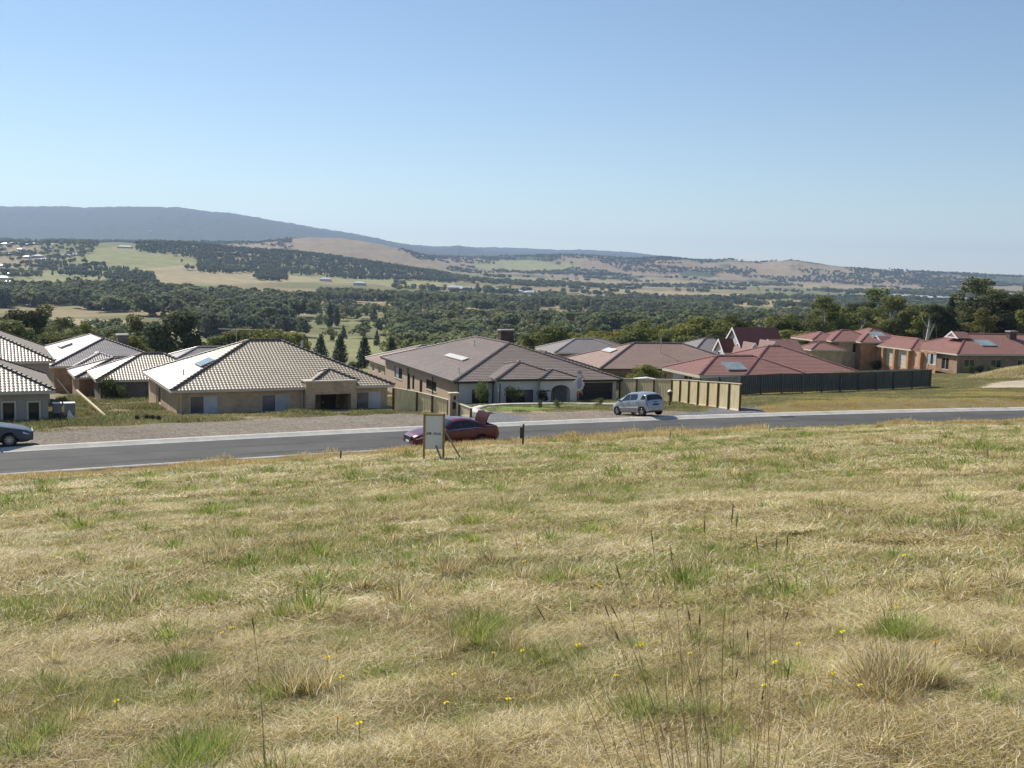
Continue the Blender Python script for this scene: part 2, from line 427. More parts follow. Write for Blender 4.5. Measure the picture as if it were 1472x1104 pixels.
GOLD = np.array([0.34, 0.275, 0.15]); PGREEN = np.array([0.23, 0.225, 0.10]); HILLB = np.array([0.27, 0.205, 0.125]); WOOD = np.array([0.055, 0.065, 0.03])
GRAVEL = np.array([0.20, 0.168, 0.132]); DGRAV = np.array([0.15, 0.15, 0.15])
FIELDS = [   # outlines of paddocks as seen, laid on the ground where they lie
    ([(0, 395), (130, 360), (300, 372), (300, 415), (0, 415)], PGREEN),
    ([(125, 357), (190, 355), (290, 378), (290, 388), (200, 392), (120, 385)], PGREEN * 1.05),
    ([(190, 388), (285, 380), (400, 384), (520, 390), (650, 402), (655, 412), (450, 405), (330, 408), (210, 408)], GOLD),
    ([(400, 384), (480, 392), (640, 404), (640, 412), (480, 404), (395, 394)], PGREEN * 1.15),
    ([(0, 392), (65, 388), (160, 398), (230, 404), (165, 420), (60, 415), (0, 408)], PGREEN * 1.1),
    ([(165, 404), (260, 408), (260, 422), (165, 420)], GOLD),
    ([(440, 428), (560, 434), (760, 446), (760, 452), (560, 440), (440, 434)], GOLD),
    ([(440, 436), (560, 442), (560, 470), (440, 462)], PGREEN * 0.9),
    ([(780, 446), (850, 448), (850, 454), (780, 452)], GOLD * 1.1),
    ([(40, 456), (250, 463), (330, 470), (420, 474), (420, 492), (280, 488), (40, 475)], GOLD),
    ([(280, 486), (420, 480), (560, 484), (570, 540), (280, 540)], PGREEN * 1.0),
    ([(690, 372), (760, 374), (835, 378), (830, 392), (700, 388), (670, 382)], PGREEN * 1.1),
    ([(840, 374), (900, 378), (970, 382), (980, 398), (840, 394)], HILLB),
    ([(1050, 376), (1200, 386), (1330, 396), (1400, 404), (1400, 414), (1150, 404), (1050, 400)], HILLB * 1.1),
    ([(1170, 388), (1300, 392), (1300, 402), (1180, 400)], GOLD * 0.85),
    ([(1310, 396), (1380, 396), (1390, 410), (1310, 406)], HILLB * 0.85),
    ([(1060, 430), (1140, 432), (1220, 438), (1220, 445), (1060, 440)], GOLD * 1.05),
    ([(1190, 410), (1400, 418), (1400, 425), (1190, 418)], GOLD * 0.9),
    ([(700, 398), (1000, 404), (1180, 408), (1180, 414), (1000, 411), (700, 406)], GOLD * 0.85),
    ([(830, 414), (1100, 424), (1100, 429), (830, 420)], GOLD * 0.95),
]
def far_colour(X, Y, Z, R):
    px, py = proj_np(X, Y, Z)
    n1 = fbm(X / 180, Y / 180, 51, 4); n2 = fbm(X / 35, Y / 35, 52, 4)
    n = n1[..., None]; m = n2[..., None]
    c = PGREEN * 0.75 + 0 * m
    k = sst(0.42, 0.58, n1)[..., None]; c = c * (1 - k) + GOLD * 0.8 * k
    # near valley under the trees
    k = (R < 700)[..., None]; c = np.where(k, PGREEN * (0.6 + 0.3 * m), c)
    k = (R > 4000)[..., None]; h = sst(0.45, 0.6, fbm(X / 260, Y / 260, 55, 4))[..., None]
    c = np.where(k, HILLB * (1 - h) + WOOD * 1.5 * h, c)
    brown = (R > 3900) & (R < 6200) & (px > 330) & (px < 690); c = np.where(brown[..., None], HILLB, c)
    for poly, fc in FIELDS:
        q = inpoly(px + 5 * (n2 - .5), py + 1.5 * (n2 - .5), poly) & (R > 240) & (R < 6900); c = np.where(q[..., None], fc, c)
    c = np.where(((R > 6900))[..., None], WOOD * 0.9, c)
    return c * (0.82 + 0.36 * m), px, py
def grav_zone(X, Y, d):
    w = 0.6 * (fbm(X / 2, Y / 2, 61, 3) - 0.5)
    hi = np.interp(X, [-60, -30, -20, -8, -4, 4, 10, 12.5, 13.5], [7.5, 8, 11, 12, 8.5, 7, 5.5, 4, 0])
    return sst(0.35, 0, d - hi - 2 * w)
GC_DRV = [(G(958, 601), G(1040, 584), G(1078, 584), G(1108, 596)),                       # dark crushed rock in front of the pale fence
          (G(640, 610), G(640, 588), G(668, 578), G(700, 590), G(760, 600), G(740, 608))]
GC_LAWN = [(G(690, 588), G(700, 583), G(760, 581), G(880, 580), G(900, 584), G(790, 590), G(720, 592))]
GC_CONC = [(G(1222, 531), G(1262, 517), G(1300, 523), G(1372, 533), G(1340, 535), G(1290, 537))]
GC_DIRT = [(G(1400, 558), G(1430, 549), G(1472, 545), G(1560, 545), G(1560, 556), G(1472, 558))]
def ground_colour(X, Y, Z):
    R = np.hypot(X, Y)
    g = green_amount(X, Y)[..., None]
    n = fbm(X / 1.4, Y / 1.4, 71, 4)[..., None]; b = sst(0.5, 0.7, fbm(X / 2.5, Y / 0.8, 73, 4))[..., None]
    c = STRAW * 0.48 * (1 - g) + GREEN * .65 * g
    c = c * (1 - 0.5 * b) + BROWN * 0.5 * b
    d = road_d(X, Y)
    t = -d - RW
    gold = np.array([0.24, 0.185, 0.085]); k = (sst(4.4, 3.0, t) * (d < 0))[..., None]; c = c * (1 - k) + gold * k
    # beyond the road
    far = (d > 0)[..., None]
    gz = grav_zone(X, Y, d)[..., None]
    wild = np.array([0.17, 0.17, 0.07]); dirt = sst(.44, .56, fbm(X / 4.5, Y / 3.0, 68, 3))[..., None]; wild = wild * (0.6 + 0.5 * n) * dirt + np.array([.30, .225, .15]) * (0.75 + .4 * n) * (1 - dirt)
    rgt = sst(15, 19, X)[..., None]
    fld = np.array([0.20, 0.20, 0.085]) * (0.8 + 0.4 * n); fd = sst(6, 2, d)[..., None]
    fld = fld * (1 - fd * .7) + BROWN * 1.25 * fd * .7
    cf = wild * (1 - rgt) + fld * rgt
    cf = cf * (1 - gz) + GRAVEL * (0.85 + 0.3 * n) * gz
    mask = np.where(d > 0, gz[..., 0], 0)
    def put(polys, col, mk):
        nonlocal cf, mask
        for P in polys:
            j = 0.25 * (fbm(X / .7, Y / .7, 77, 3) - .5)
            q = inpoly(X + j, Y + j, [(p.x, p.y) for p in P]); cf = np.where(q[..., None], col * (0.9 + 0.2 * n), cf); mask = np.where(q, mk, mask)
    put(GC_DRV, DGRAV, 1.0); put(GC_LAWN, np.array([0.17, 0.21, 0.06]), 0)
    put(GC_CONC, np.array([0.52, 0.47, 0.38]), 0.2); put(GC_DIRT, np.array([0.42, 0.35, 0.25]), 0.5)
    mo = np.exp(-(((X - 64) / 6.5) ** 2 + ((Y - 127) / 5) ** 2))[..., None]; cf = cf * (1 - mo) + np.array([0.36, 0.29, 0.16]) * mo
    c = np.where(far, cf, c)
    fc, px, py = far_colour(X, Y, Z, R)
    w = sst(130, 190, R)[..., None]
    c = c * (1 - w) + fc * w
    return np.clip(np.concatenate([c, mask[..., None]], -1), 0.005, 1)
_rows = [0.6, 1.2, 1.8, 2.4, 3.0]
def addrows(to, step):
    while _rows[-1] < to: _rows.append(_rows[-1] + step(_rows[-1]))
addrows(12, lambda r: 0.07); addrows(40, lambda r: 0.006 * r); addrows(86, lambda r: 0.22); addrows(200, lambda r: 0.0045 * r)
addrows(14500, lambda r: 0.0085 * r)
_rows = np.array(_rows)
_az = np.concatenate([np.radians(np.arange(-180, -36, 3.0)), np.radians(np.linspace(-36, 36, 960)), np.radians(np.arange(39, 181, 3.0))])
Rg, Ag = np.meshgrid(_rows, _az, indexing='ij')
Xg, Yg = Rg * np.sin(Ag), Rg * np.cos(Ag)
Zg = height(Xg, Yg)
nr, nc = Zg.shape
Cg = ground_colour(Xg, Yg, Zg)
idx = np.arange(nr * nc).reshape(nr, nc)
Fg = np.stack([idx[:-1, :-1], idx[:-1, 1:], idx[1:, 1:], idx[1:, :-1]], -1).reshape(-1, 4)
Vg = np.stack([Xg, Yg, Zg], -1).reshape(-1, 3)
gm = bpy.data.materials.new('ground'); gm.use_nodes = True
def ground_nodes(m):
    nt = m.node_tree; N = nt.nodes; L = nt.links; b = N['Principled BSDF']
    b.inputs['Roughness'].default_value = 0.95; b.inputs['Specular IOR Level'].default_value = 0.08
    at = N.new('ShaderNodeAttribute'); at.attribute_name = 'Col'; tc = N.new('ShaderNodeTexCoord')
    def noise(sc, det=6, rough=0.7):
        q = N.new('ShaderNodeTexNoise'); q.inputs['Scale'].default_value = sc; q.inputs['Detail'].default_value = det; q.inputs['Roughness'].default_value = rough; L.new(tc.outputs['Object'], q.inputs[0]); return q.outputs[0]
    def rng_(src, a, c, lo=.3, hi=.7):
        q = N.new('ShaderNodeMapRange'); q.inputs[1].default_value = lo; q.inputs[2].default_value = hi; q.inputs[3].default_value = a; q.inputs[4].default_value = c; L.new(src, q.inputs[0]); return q.outputs[0]
    fine = rng_(noise(9, 8, .75), .6, 1.4); vo = N.new('ShaderNodeTexVoronoi'); vo.inputs['Scale'].default_value = 11; L.new(tc.outputs['Object'], vo.inputs[0])
    sc = N.new('ShaderNodeSeparateColor'); L.new(vo.outputs['Color'], sc.inputs[0]); stones = rng_(sc.outputs[0], .45, 1.6, 0, 1)
    mx = N.new('ShaderNodeMix'); L.new(at.outputs['Alpha'], mx.inputs[0]); L.new(fine, mx.inputs[2]); L.new(stones, mx.inputs[3])
    big = rng_(noise(0.05, 8, .7), .85, 1.15); mu = N.new('ShaderNodeMath'); mu.operation = 'MULTIPLY'; L.new(mx.outputs[0], mu.inputs[0]); L.new(big, mu.inputs[1])
    vm = N.new('ShaderNodeVectorMath'); vm.operation = 'SCALE'; L.new(at.outputs[0], vm.inputs[0]); L.new(mu.outputs[0], vm.inputs['Scale']); L.new(vm.outputs[0], b.inputs['Base Color'])
    bp = N.new('ShaderNodeBump'); bp.inputs['Strength'].default_value = 0.5; bp.inputs['Distance'].default_value = 0.05; L.new(noise(14, 6, .7), bp.inputs['Height']); L.new(bp.outputs[0], b.inputs['Normal'])
ground_nodes(gm)
ground = link('ground', mesh_np('ground', Vg, Fg[:, ::-1], gm, Cg.reshape(-1, 4), smooth=True)); tag(ground, kind='structure')

# ------------------------------------------------------------------ road and kerbs
asph = mat('asphalt', (0.086, 0.083, 0.077), 0.85, 0.22, 0.35, 0.2, bump=0.3, bscale=40, stretch=(1, 1, 1))
conc = mat('kerb_concrete', (0.44, 0.42, 0.38), 0.9, 0.18, 1.5, 0.2, bump=0.2)
xs = np.arange(-75, 110, 0.5)
def strip(name, cross, m, kind='structure'):
    """cross: list of (d, z) swept along the far kerb line"""
    V = []; Fq = []
    for x in xs:
        for (d, z) in cross:
            p = road_pt(float(x), d); V.append((p.x, p.y, z))
    k = len(cross)
    for i in range(len(xs) - 1):
        for j in range(k - 1): Fq.append((i * k + j, (i + 1) * k + j, (i + 1) * k + j + 1, i * k + j + 1))
    o = link(name, mesh_np(name, V, Fq, m)); tag(o, kind=kind); return o
Z = ROAD_Z
strip('road', [(-RW, Z), (-RW / 2, Z + 0.05), (0, Z)], asph)
strip('far_kerb', [(-0.40, Z + 0.007), (-0.12, Z + 0.012), (0.10, Z + 0.11), (0.20, Z + 0.13), (0.45, Z + 0.125), (0.46, Z - 0.2)], conc)
strip('near_kerb', [(-RW + 0.40, Z + 0.007), (-RW + 0.12, Z + 0.012), (-RW - .10, Z + 0.11), (-RW - 0.2, Z + 0.13), (-RW - 0.75, Z + 0.12), (-RW - 0.76, Z - 0.2)][::-1], conc)

worn = mat('asphalt_worn', (0.076, 0.074, 0.069), .85, .3, .5, .2, bump=.2, bscale=40)
for (a_, b_) in ((-2.6, -3.1), (-4.9, -5.3)):
    zz = lambda d: Z + 0.05 * (1 - abs(d + RW / 2) / (RW / 2)) + .005
    strip('road_wear', [(b_, zz(b_)), (a_, zz(a_))], worn)
# ------------------------------------------------------------------ buildings
def cap_line(mb, p, q, r=0.13, step=0.42, n=6):
    """lapped ridge caps from p up to q"""
    p = Vector(p); q = Vector(q); L = (q - p).length; k = max(1, int(L / step)); d = (q - p) / k
    a = d.cross(Vector((0, 0, 1))).normalized(); b = a.cross(d).normalized()
    for i in range(k):
        s0 = p + d * i; s1 = p + d * (i + 1.08)
        i0 = len(mb.v)
        for (c, rr, up) in ((s0, r * 1.12, 0.035), (s1, r * 0.9, 0.0)):
            for j in range(n):
                t = math.pi * j / (n - 1); mb.v.append(tuple(c + a * math.cos(t) * rr + b * (math.sin(t) * rr * 0.85 + up)))
        for j in range(n - 1): mb.f.append((i0 + j, i0 + j + 1, i0 + n + j + 1, i0 + n + j))
        mb.f.append(tuple(i0 + j for j in range(n)))
def slope(mb, O, u, w, L, segs, pitch, tile=0.30, course=0.36, wave=0.028, step=0.03, seg=4):
    """tiled roof plane. O eave start, u along eave, w inward (plan). segs: [(plan distance, xl, xr), ...]"""
    O = Vector(O); u = Vector(u); w = Vector(w); tp = math.tan(pitch); cp = math.cos(pitch); nrm = (Vector((0, 0, 1)) - w * tp).normalized()
    ds = [s[0] for s in segs]; D = ds[-1]; pc = course * cp
    k = max(1, int(round((D - ds[0]) / pc))); pc = (D - ds[0]) / k
    ph = [0.0, 0.8, 1.0, 0.35][:seg] if seg == 4 else [0, 1, .4]
    kx = np.arange(0, L + tile / seg, tile / seg)
    for i in range(k):
        d0 = ds[0] + i * pc; d1 = d0 + pc
        rows = []
        for (d, lift) in ((d0, step), (d1, 0.0)):
            xl = float(np.interp(d, ds, [s[1] for s in segs])); xr = float(np.interp(d, ds, [s[2] for s in segs]))
            row = []
            for j, x in enumerate(kx):
                xx = min(max(x, xl), xr); h = wave * ph[j % seg] + lift
                row.append(tuple(O + u * xx + w * d + Vector((0, 0, d * tp)) + nrm * h))
            rows.append((row, xl, xr))
        lo = min(rows[0][1], rows[1][1]); hi = max(rows[0][2], rows[1][2])
        j0 = max(0, int(np.searchsorted(kx, lo)) - 1); j1 = min(len(kx) - 1, int(np.searchsorted(kx, hi)) + 1)
        i0 = len(mb.v); n = j1 - j0 + 1
        if n < 2: continue
        mb.v += rows[0][0][j0:j1 + 1] + rows[1][0][j0:j1 + 1]
        base = [tuple(Vector(v) - nrm * (step + 0.01)) for v in rows[0][0][j0:j1 + 1]]; mb.v += base
        for j in range(n - 1):
            mb.f.append((i0 + j, i0 + j + 1, i0 + n + j + 1, i0 + n + j))
            mb.f.append((i0 + 2 * n + j, i0 + 2 * n + j + 1, i0 + j + 1, i0 + j))
def hip_roof(root, x0, x1, y0, y1, ze, pitch, tmat, cmat, fmat, caps=True, name='roof', sides='fblr', seg=4, tile=.26, course=.34, wave=.028, step=.027, cut=None, soffit=True, fascia=.2):
    """hipped roof over a rectangle (local), ridge along the longer side"""
    W, D = x1 - x0, y1 - y0; m = min(W, D) / 2; tp = math.tan(pitch); zr = ze + m * tp
    mb = MB(); kw = dict(tile=tile, course=course, wave=wave, step=step, seg=seg)
    if 'f' in sides: slope(mb, (x0, y0, ze), (1, 0, 0), (0, 1, 0), W, [(0, 0, W), (m, m, W - m)], pitch, **kw)
    if 'b' in sides: slope(mb, (x1, y1, ze), (-1, 0, 0), (0, -1, 0), W, [(0, 0, W), (m, m, W - m)], pitch, **kw)
    if 'l' in sides: slope(mb, (x0, y1, ze), (0, -1, 0), (1, 0, 0), D, [(0, 0, D), (m, m, D - m)], pitch, **kw)
    if 'r' in sides: slope(mb, (x1, y0, ze), (0, 1, 0), (-1, 0, 0), D, [(0, 0, D), (m, m, D - m)], pitch, **kw)
    roof = mb.build(name, tmat, root)
    A = (x0 + m, y0 + m, zr); B = (x1 - m, y1 - m, zr)
    if caps:
        c = MB(); e = 0.02
        cap_line(c, (x0, y0, ze + e), A if W >= D else (x0 + m, y0 + m, zr))
        cap_line(c, (x0, y1, ze + e), (x0 + m, y1 - m, zr)); cap_line(c, (x1, y0, ze + e), (x1 - m, y0 + m, zr)); cap_line(c, (x1, y1, ze + e), (x1 - m, y1 - m, zr))
        if abs(W - D) > 0.3: cap_line(c, (A[0], A[1], zr + .03), (B[0], B[1], zr + .03))
        c.build('ridge_cap', cmat, roof)
    if soffit:
        f = MB(); s = fascia
        f.box(x0, x1, y0, y0 + .09, ze - s, ze + .01); f.box(x0, x1, y1 - .09, y1, ze - s, ze + .01)
        f.box(x0, x0 + .09, y0 + .092, y1 - .092, ze - s, ze + .008); f.box(x1 - .09, x1, y0 + .092, y1 - .092, ze - s, ze + .008)
        f.build('gutter', fmat, root)
        g = MB(); g.box(x0 + .095, x1 - .095, y0 + .095, y1 - .095, ze - s + .01, ze - s + .05); g.build('soffit', fmat, root)
    return roof
class Face:
    """a vertical wall plane: origin, direction along, outward normal (local)"""
    def __init__(s, o, a, n): s.o = Vector((o[0], o[1], 0)); s.a = Vector((a[0], a[1], 0)).normalized(); s.n = Vector((n[0], n[1], 0)).normalized()
    def p(s, a, z, out=0.0): return s.o + s.a * a + s.n * out + Vector((0, 0, z))
def wall_face(mb, f, L, z0, z1, holes=(), depth=0.11):
    A = sorted({0, L, *[h[0] for h in holes], *[h[0] + h[2] for h in holes]}); Zs = sorted({z0, z1, *[h[1] for h in holes], *[h[1] + h[3] for h in holes]})
    for i in range(len(A) - 1):
        for j in range(len(Zs) - 1):
            ca, cz = (A[i] + A[i + 1]) / 2, (Zs[j] + Zs[j + 1]) / 2
            if any(h[0] < ca < h[0] + h[2] and h[1] < cz < h[1] + h[3] for h in holes): continue
            mb.quad(f.p(A[i], Zs[j]), f.p(A[i + 1], Zs[j]), f.p(A[i + 1], Zs[j + 1]), f.p(A[i], Zs[j + 1]))
    for (a, z, w, h) in holes:
        c0 = [(a, z), (a + w, z), (a + w, z + h), (a, z + h)]
        for k in range(4):
            p, q = c0[k], c0[(k + 1) % 4]; mb.quad(f.p(*p), f.p(*q), f.p(*q, -depth), f.p(*p, -depth))
def fbar(mb, f, a0, a1, z0, z1, o0, o1):
    i = len(mb.v)
    for o in (o0, o1):
        for (a, z) in ((a0, z0), (a1, z0), (a1, z1), (a0, z1)): mb.v.append(tuple(f.p(a, z, o)))
    for q in ((0, 1, 2, 3), (7, 6, 5, 4), (0, 4, 5, 1), (1, 5, 6, 2), (2, 6, 7, 3), (3, 7, 4, 0)): mb.f.append(tuple(i + k for k in q))
def window(root, f, a, z, w, h, fm, panes, fw=0.06, sill=None, rec=0.05, mull=True, name='window', proud=None):
    """frame set in the wall recess with its panes; panes = [(share, material)]"""
    m = MB(); o0, o1 = -rec - .05, -rec
    fbar(m, f, a, a + w, z, z + fw, o0, o1); fbar(m, f, a, a + w, z + h - fw, z + h, o0, o1)
    fbar(m, f, a, a + fw, z + fw, z + h - fw, o0, o1); fbar(m, f, a + w - fw, a + w, z + fw, z + h - fw, o0, o1)
    x = a; tot = sum(p[0] for p in panes); edges = []
    for (s, pm) in panes: edges.append((x, x + w * s / tot, pm)); x += w * s / tot
    for e in edges[:-1]: fbar(m, f, e[1] - fw / 2, e[1] + fw / 2, z + fw, z + h - fw, o0, o1 + .004)
    if proud:   # a surround standing proud of the wall
        b = proud
        fbar(m, f, a - b, a, z - b, z + h + b, 0, .04); fbar(m, f, a + w, a + w + b, z - b, z + h + b, 0, .04)
        fbar(m, f, a, a + w, z + h, z + h + b, 0, .04)
        if name != 'door': fbar(m, f, a, a + w, z - b, z, 0, .04)
    o = m.build(name, fm, root)
    for (x0, x1, pm) in edges:
        q = MB(); fbar(q, f, x0 + fw / 2, x1 - fw / 2, z + fw / 2, z + h - fw / 2, o0 + .005, o0 + .02); q.build('pane', pm, o)
    if sill:
        q = MB(); fbar(q, f, a - .05, a + w + .05, z - .09, z - .002, -.02, .05); q.build('sill', sill, o)
    return o
def walls(root, faces, wm, name='wall'):
    mb = MB()
    for (f, L, z0, z1, holes) in faces: wall_face(mb, f, L, z0, z1, holes)
    return mb.build(name, wm, root)
def rect_faces(x0, x1, y0, y1, z0, z1, F_=(), B_=(), L_=(), R_=()):
    return {'f': (Face((x0, y0), (1, 0), (0, -1)), x1 - x0, z0, z1, F_), 'b': (Face((x1, y1), (-1, 0), (0, 1)), x1 - x0, z0, z1, B_),
            'l': (Face((x0, y1), (0, -1), (-1, 0)), y1 - y0, z0, z1, L_), 'r': (Face((x1, y0), (0, 1), (1, 0)), y1 - y0, z0, z1, R_)}
def pipe(root, x, y, z0, z1, m, name='downpipe', r=.045):
    MB().tube([(x, y, z0), (x, y, z1)], r, 6).build(name, m, root)
def antenna(root, x, y, z0, z1, ang, m, span=2.2, elems=7):
    a = MB(); a.tube([(x, y, z0), (x, y, z1)], .022, 5); d = Vector((math.cos(ang), math.sin(ang), 0)); s = Vector((-d.y, d.x, 0)); c = Vector((x, y, z1))
    a.tube([c - d * span / 2, c + d * span / 2], .022, 4)
    for k in range(elems):
        t = -span / 2 + span * k / (elems - 1); l = .28 + .5 * k / elems
        a.tube([c + d * t - s * l, c + d * t + s * l], .012, 4)
    a.build('tv_antenna', m, root)
def panel_on_roof(root, x0, x1, d0, d1, ze, pitch, side, ex, m, frame, name='solar_panel', thick=.1, tank=False):
    """flat collector lying on a roof plane. side f: x range and distance from the eave line ex (y)."""
    tp = math.tan(pitch)
    def P(a, d, h):
        if side == 'f': p = Vector((a, ex + d, ze + d * tp)); n = Vector((0, -tp, 1)).normalized()
        else: p = Vector((ex + d, a, ze + d * tp)); n = Vector((-tp, 0, 1)).normalized()
        return p + n * h
    mb = MB(); c = [(x0, d0), (x1, d0), (x1, d1), (x0, d1)]
    lo = [P(a, d, .07) for a, d in c]; hi = [P(a, d, .07 + thick) for a, d in c]
    mb.v += [tuple(v) for v in lo + hi]
    for q in ((3, 2, 1, 0), (4, 5, 6, 7), (0, 1, 5, 4), (1, 2, 6, 5), (2, 3, 7, 6), (3, 0, 4, 7)): mb.f.append(q)
    o = mb.build(name, frame, root)
    e = .06; g = MB(); c = [(x0 + e, d0 + e), (x1 - e, d0 + e), (x1 - e, d1 - e), (x0 + e, d1 - e)]
    g.poly([P(a, d, .075 + thick) for a, d in c]); g.build('glass_sheet', m, o)
    return o
t_pale = tile_mat('tile_pale_grey', (0.46, 0.375, 0.26), (0.35, 0.28, 0.19), 0.44, 0.36)
t_brown = tile_mat('tile_brown', (0.29, 0.225, 0.18), (0.21, 0.16, 0.125), 0.38, 0.45)
t_soft = tile_mat('tile_soft_grey', (0.36, 0.31, 0.27), (0.30, 0.255, 0.225), 0.36, 0.6)
t_grey = tile_mat('tile_grey', (0.31, 0.27, 0.25), (0.24, 0.205, 0.19), 0.5, 0.3)
t_pink = tile_mat('tile_rose', (0.37, 0.26, 0.21), (0.29, 0.195, 0.155), 0.6, 0.22)
t_red = tile_mat('tile_red', (0.35, 0.18, 0.145), (0.27, 0.135, 0.105), 0.5, 0.35)
t_dred = tile_mat('tile_dark_red', (0.17, 0.06, 0.05), (0.12, 0.045, 0.04), 0.6, 0.3)
cap_dark = mat('cap_dark', (0.10, 0.075, 0.065), .55, .2, 2, .4)
cap_brown = mat('cap_brown', (0.22, 0.16, 0.14), .45, .2, 2, .5)
cap_pale = mat('cap_pale', (0.50, 0.44, 0.38), .45, .15, 2, .5)
cap_red = mat('cap_red', (0.36, 0.17, 0.13), .45, .2, 2, .5)
cap_dred = mat('cap_dark_red', (0.13, 0.06, 0.05), .5, .2, 2, .4)
cream = mat('cream_paint', (0.62, 0.56, 0.45), .5, .06, 2, .4)
white = mat('white_paint', (0.74, 0.73, 0.70), .5, .05, 2, .4)
darkp = mat('dark_paint', (0.035, 0.033, 0.035), .45, .1, 2, .4)
brownp = mat('brown_paint', (0.10, 0.07, 0.05), .5, .1, 2, .4)
brk_tan = brick_mat('brick_tan', (0.55, 0.41, 0.26), (0.45, 0.33, 0.205), (0.54, 0.45, 0.33))
brk_brown = brick_mat('brick_brown', (0.38, 0.26, 0.175), (0.30, 0.20, 0.135), (0.38, 0.30, 0.22))
brk_grey = brick_mat('brick_grey', (0.19, 0.165, 0.145), (0.15, 0.13, 0.115), (0.22, 0.20, 0.18))
brk_red = brick_mat('brick_orange', (0.50, 0.27, 0.14), (0.40, 0.21, 0.11), (0.46, 0.33, 0.23))
rend_white = mat('render_white', (0.66, 0.65, 0.63), .9, .06, 1.5, .2, bump=.15)
rend_taupe = mat('render_taupe', (0.43, 0.375, 0.315), .9, .07, 1.5, .2, bump=.15)
rend_tan = mat('render_tan', (0.48, 0.37, 0.26), .9, .07, 1.5, .2)
gl_dark = glass_mat('glass_dark', (0.03, 0.035, 0.04)); gl_grey = glass_mat('glass_grey', (0.11, 0.12, 0.14), .15); gl_curt = glass_mat('glass_curtained', (0.45, 0.47, 0.50), .25)
gl_solar = glass_mat('solar_glass', (0.26, 0.31, 0.30), .12); metal = mat('grey_metal', (0.45, 0.46, 0.47), .4, .1, 3, .5, .6)  # solar glass: sky reflection put into its pale green-grey colour
pcream = mat('door_cream', (0.55, 0.50, 0.40), .55, .05, 1, .3)

class House:
    def __init__(s, name, label, cat, XY, ang, zg, ze):
        s.ang = rad(ang); s.zg = zg; s.root = empty(name, (XY[0], XY[1], zg), s.ang, label, cat); s.ze = ze - zg
        s.o = Vector((XY[0], XY[1])); s.group = None
    def w(s, x, y, z=0):
        c, n = math.cos(s.ang), math.sin(s.ang); return Vector((s.o.x + x * c - y * n, s.o.y + x * n + y * c, s.zg + z))
    def facepix(s, f, px, py):
        d = ray(px, py); O = s.w(f.o.x, f.o.y); A = s.w(f.o.x + f.a.x, f.o.y + f.a.y) - O
        # t*d = O + a*A (plan)
        det = d.x * (-A.y) - (-A.x) * d.y
        t = (O.x * (-A.y) - (-A.x) * O.y) / det; a = (d.x * O.y - d.y * O.x) / det
        return a, t * d.z - s.zg
    def hole(s, f, x0, y0, x1, y1):
        a0, z0 = s.facepix(f, x0, y1); a1, _ = s.facepix(f, x1, y1); _, z1 = s.facepix(f, (x0 + x1) / 2, y0); _, z0 = s.facepix(f, (x0 + x1) / 2, y1)
        return (round(a0, 3), round(z0, 3), round(a1 - a0, 3), round(z1 - z0, 3))
    def hip(s, x0, x1, y0, y1, pitch, t, c, f, dz=0, **k): return hip_roof(s.root, x0, x1, y0, y1, s.ze + dz, rad(pitch), t, c, f, **k)
OV = .45
def corner_xy(px, py, z): p = PZ(px, py, z); return (p.x, p.y)

# ---- brick house with pale tiles
a = House('brick_house', 'tan brick house with pale tiled hip roof and square brick porch facing the road', 'house', (-24.64, 74.95), 27.3, -11.4, -9.0)
W, D = 17.2, 14.6
a.hip(0, W, 0, D, 23.2, t_pale, cap_dark, cream, fascia=.18)
R = rect_faces(OV, W - OV, OV, D - OV, -1.2, a.ze - .14)
ff = R['f'][0]; fl = R['l'][0]
h1 = a.hole(ff, 273, 568.8, 314, 600.7); h2 = a.hole(ff, 376, 566.8, 417, 598.6); h3 = a.hole(ff, 512, 563, 548.5, 593.8)
hp = a.hole(ff, 449, 565, 500, 600)
hl = a.hole(fl, 227, 556, 231, 580)
walls(a.root, [(ff, R['f'][1], -1.2, a.ze - .14, [h1, h2, h3, hp]), (fl, R['l'][1], -1.2, a.ze - .14, [hl]), R['b'], R['r']], brk_tan)
for h in (h1, h2, h3): window(a.root, ff, *h, cream, [(1, gl_grey), (1, gl_curt)], sill=cream)
window(a.root, fl, *hl, cream, [(1, gl_dark)])
# porch alcove behind the opening and the square portal in front of it
m = MB(); fbar(m, ff, hp[0] - .3, hp[0] + hp[2] + .3, hp[1] - .3, hp[1] + hp[3] + .3, -2.6, -2.5)
for q in (hp[0] - .2, hp[0] + hp[2] + .1): fbar(m, ff, q, q + .1, hp[1] - .3, hp[1] + hp[3] + .3, -2.5, -.12)
m.build('alcove_wall', brk_tan, a.root)
m = MB(); fbar(m, ff, hp[0] + hp[2] * .50, hp[0] + hp[2] * .92, hp[1], hp[1] + 1.75, -2.49, -2.42); dr = m.build('door', brownp, a.root)
m = MB(); fbar(m, ff, hp[0] + hp[2] * .54, hp[0] + hp[2] * .57, hp[1] + .8, hp[1] + 1.0, -2.42, -2.38); m.build('handle', metal, dr)
pa0, _ = a.facepix(ff, 436, 560); pa1, _ = a.facepix(ff, 507.5, 560); _, ptop = a.facepix(ff, 470, 547.3)
m = MB(); of = .75
fbar(m, ff, pa0, hp[0], -1.2, ptop, 0.02, of); fbar(m, ff, hp[0] + hp[2], pa1, -1.2, ptop, 0.02, of); fbar(m, ff, hp[0] - .001, hp[0] + hp[2] + .001, hp[1] + hp[3], ptop - .002, .022, of - .002)
po = m.build('porch', brk_tan, a.root)
m = MB(); fbar(m, ff, pa0 - .06, pa1 + .06, ptop, ptop + .1, -.5, of + .06); m.build('coping', cream, po)
a.hip(pa0 + OV + .6, pa0 + OV + 4.3, -.1, 3.6, 23, t_pale, cap_dark, cream, dz=.42, soffit=False)
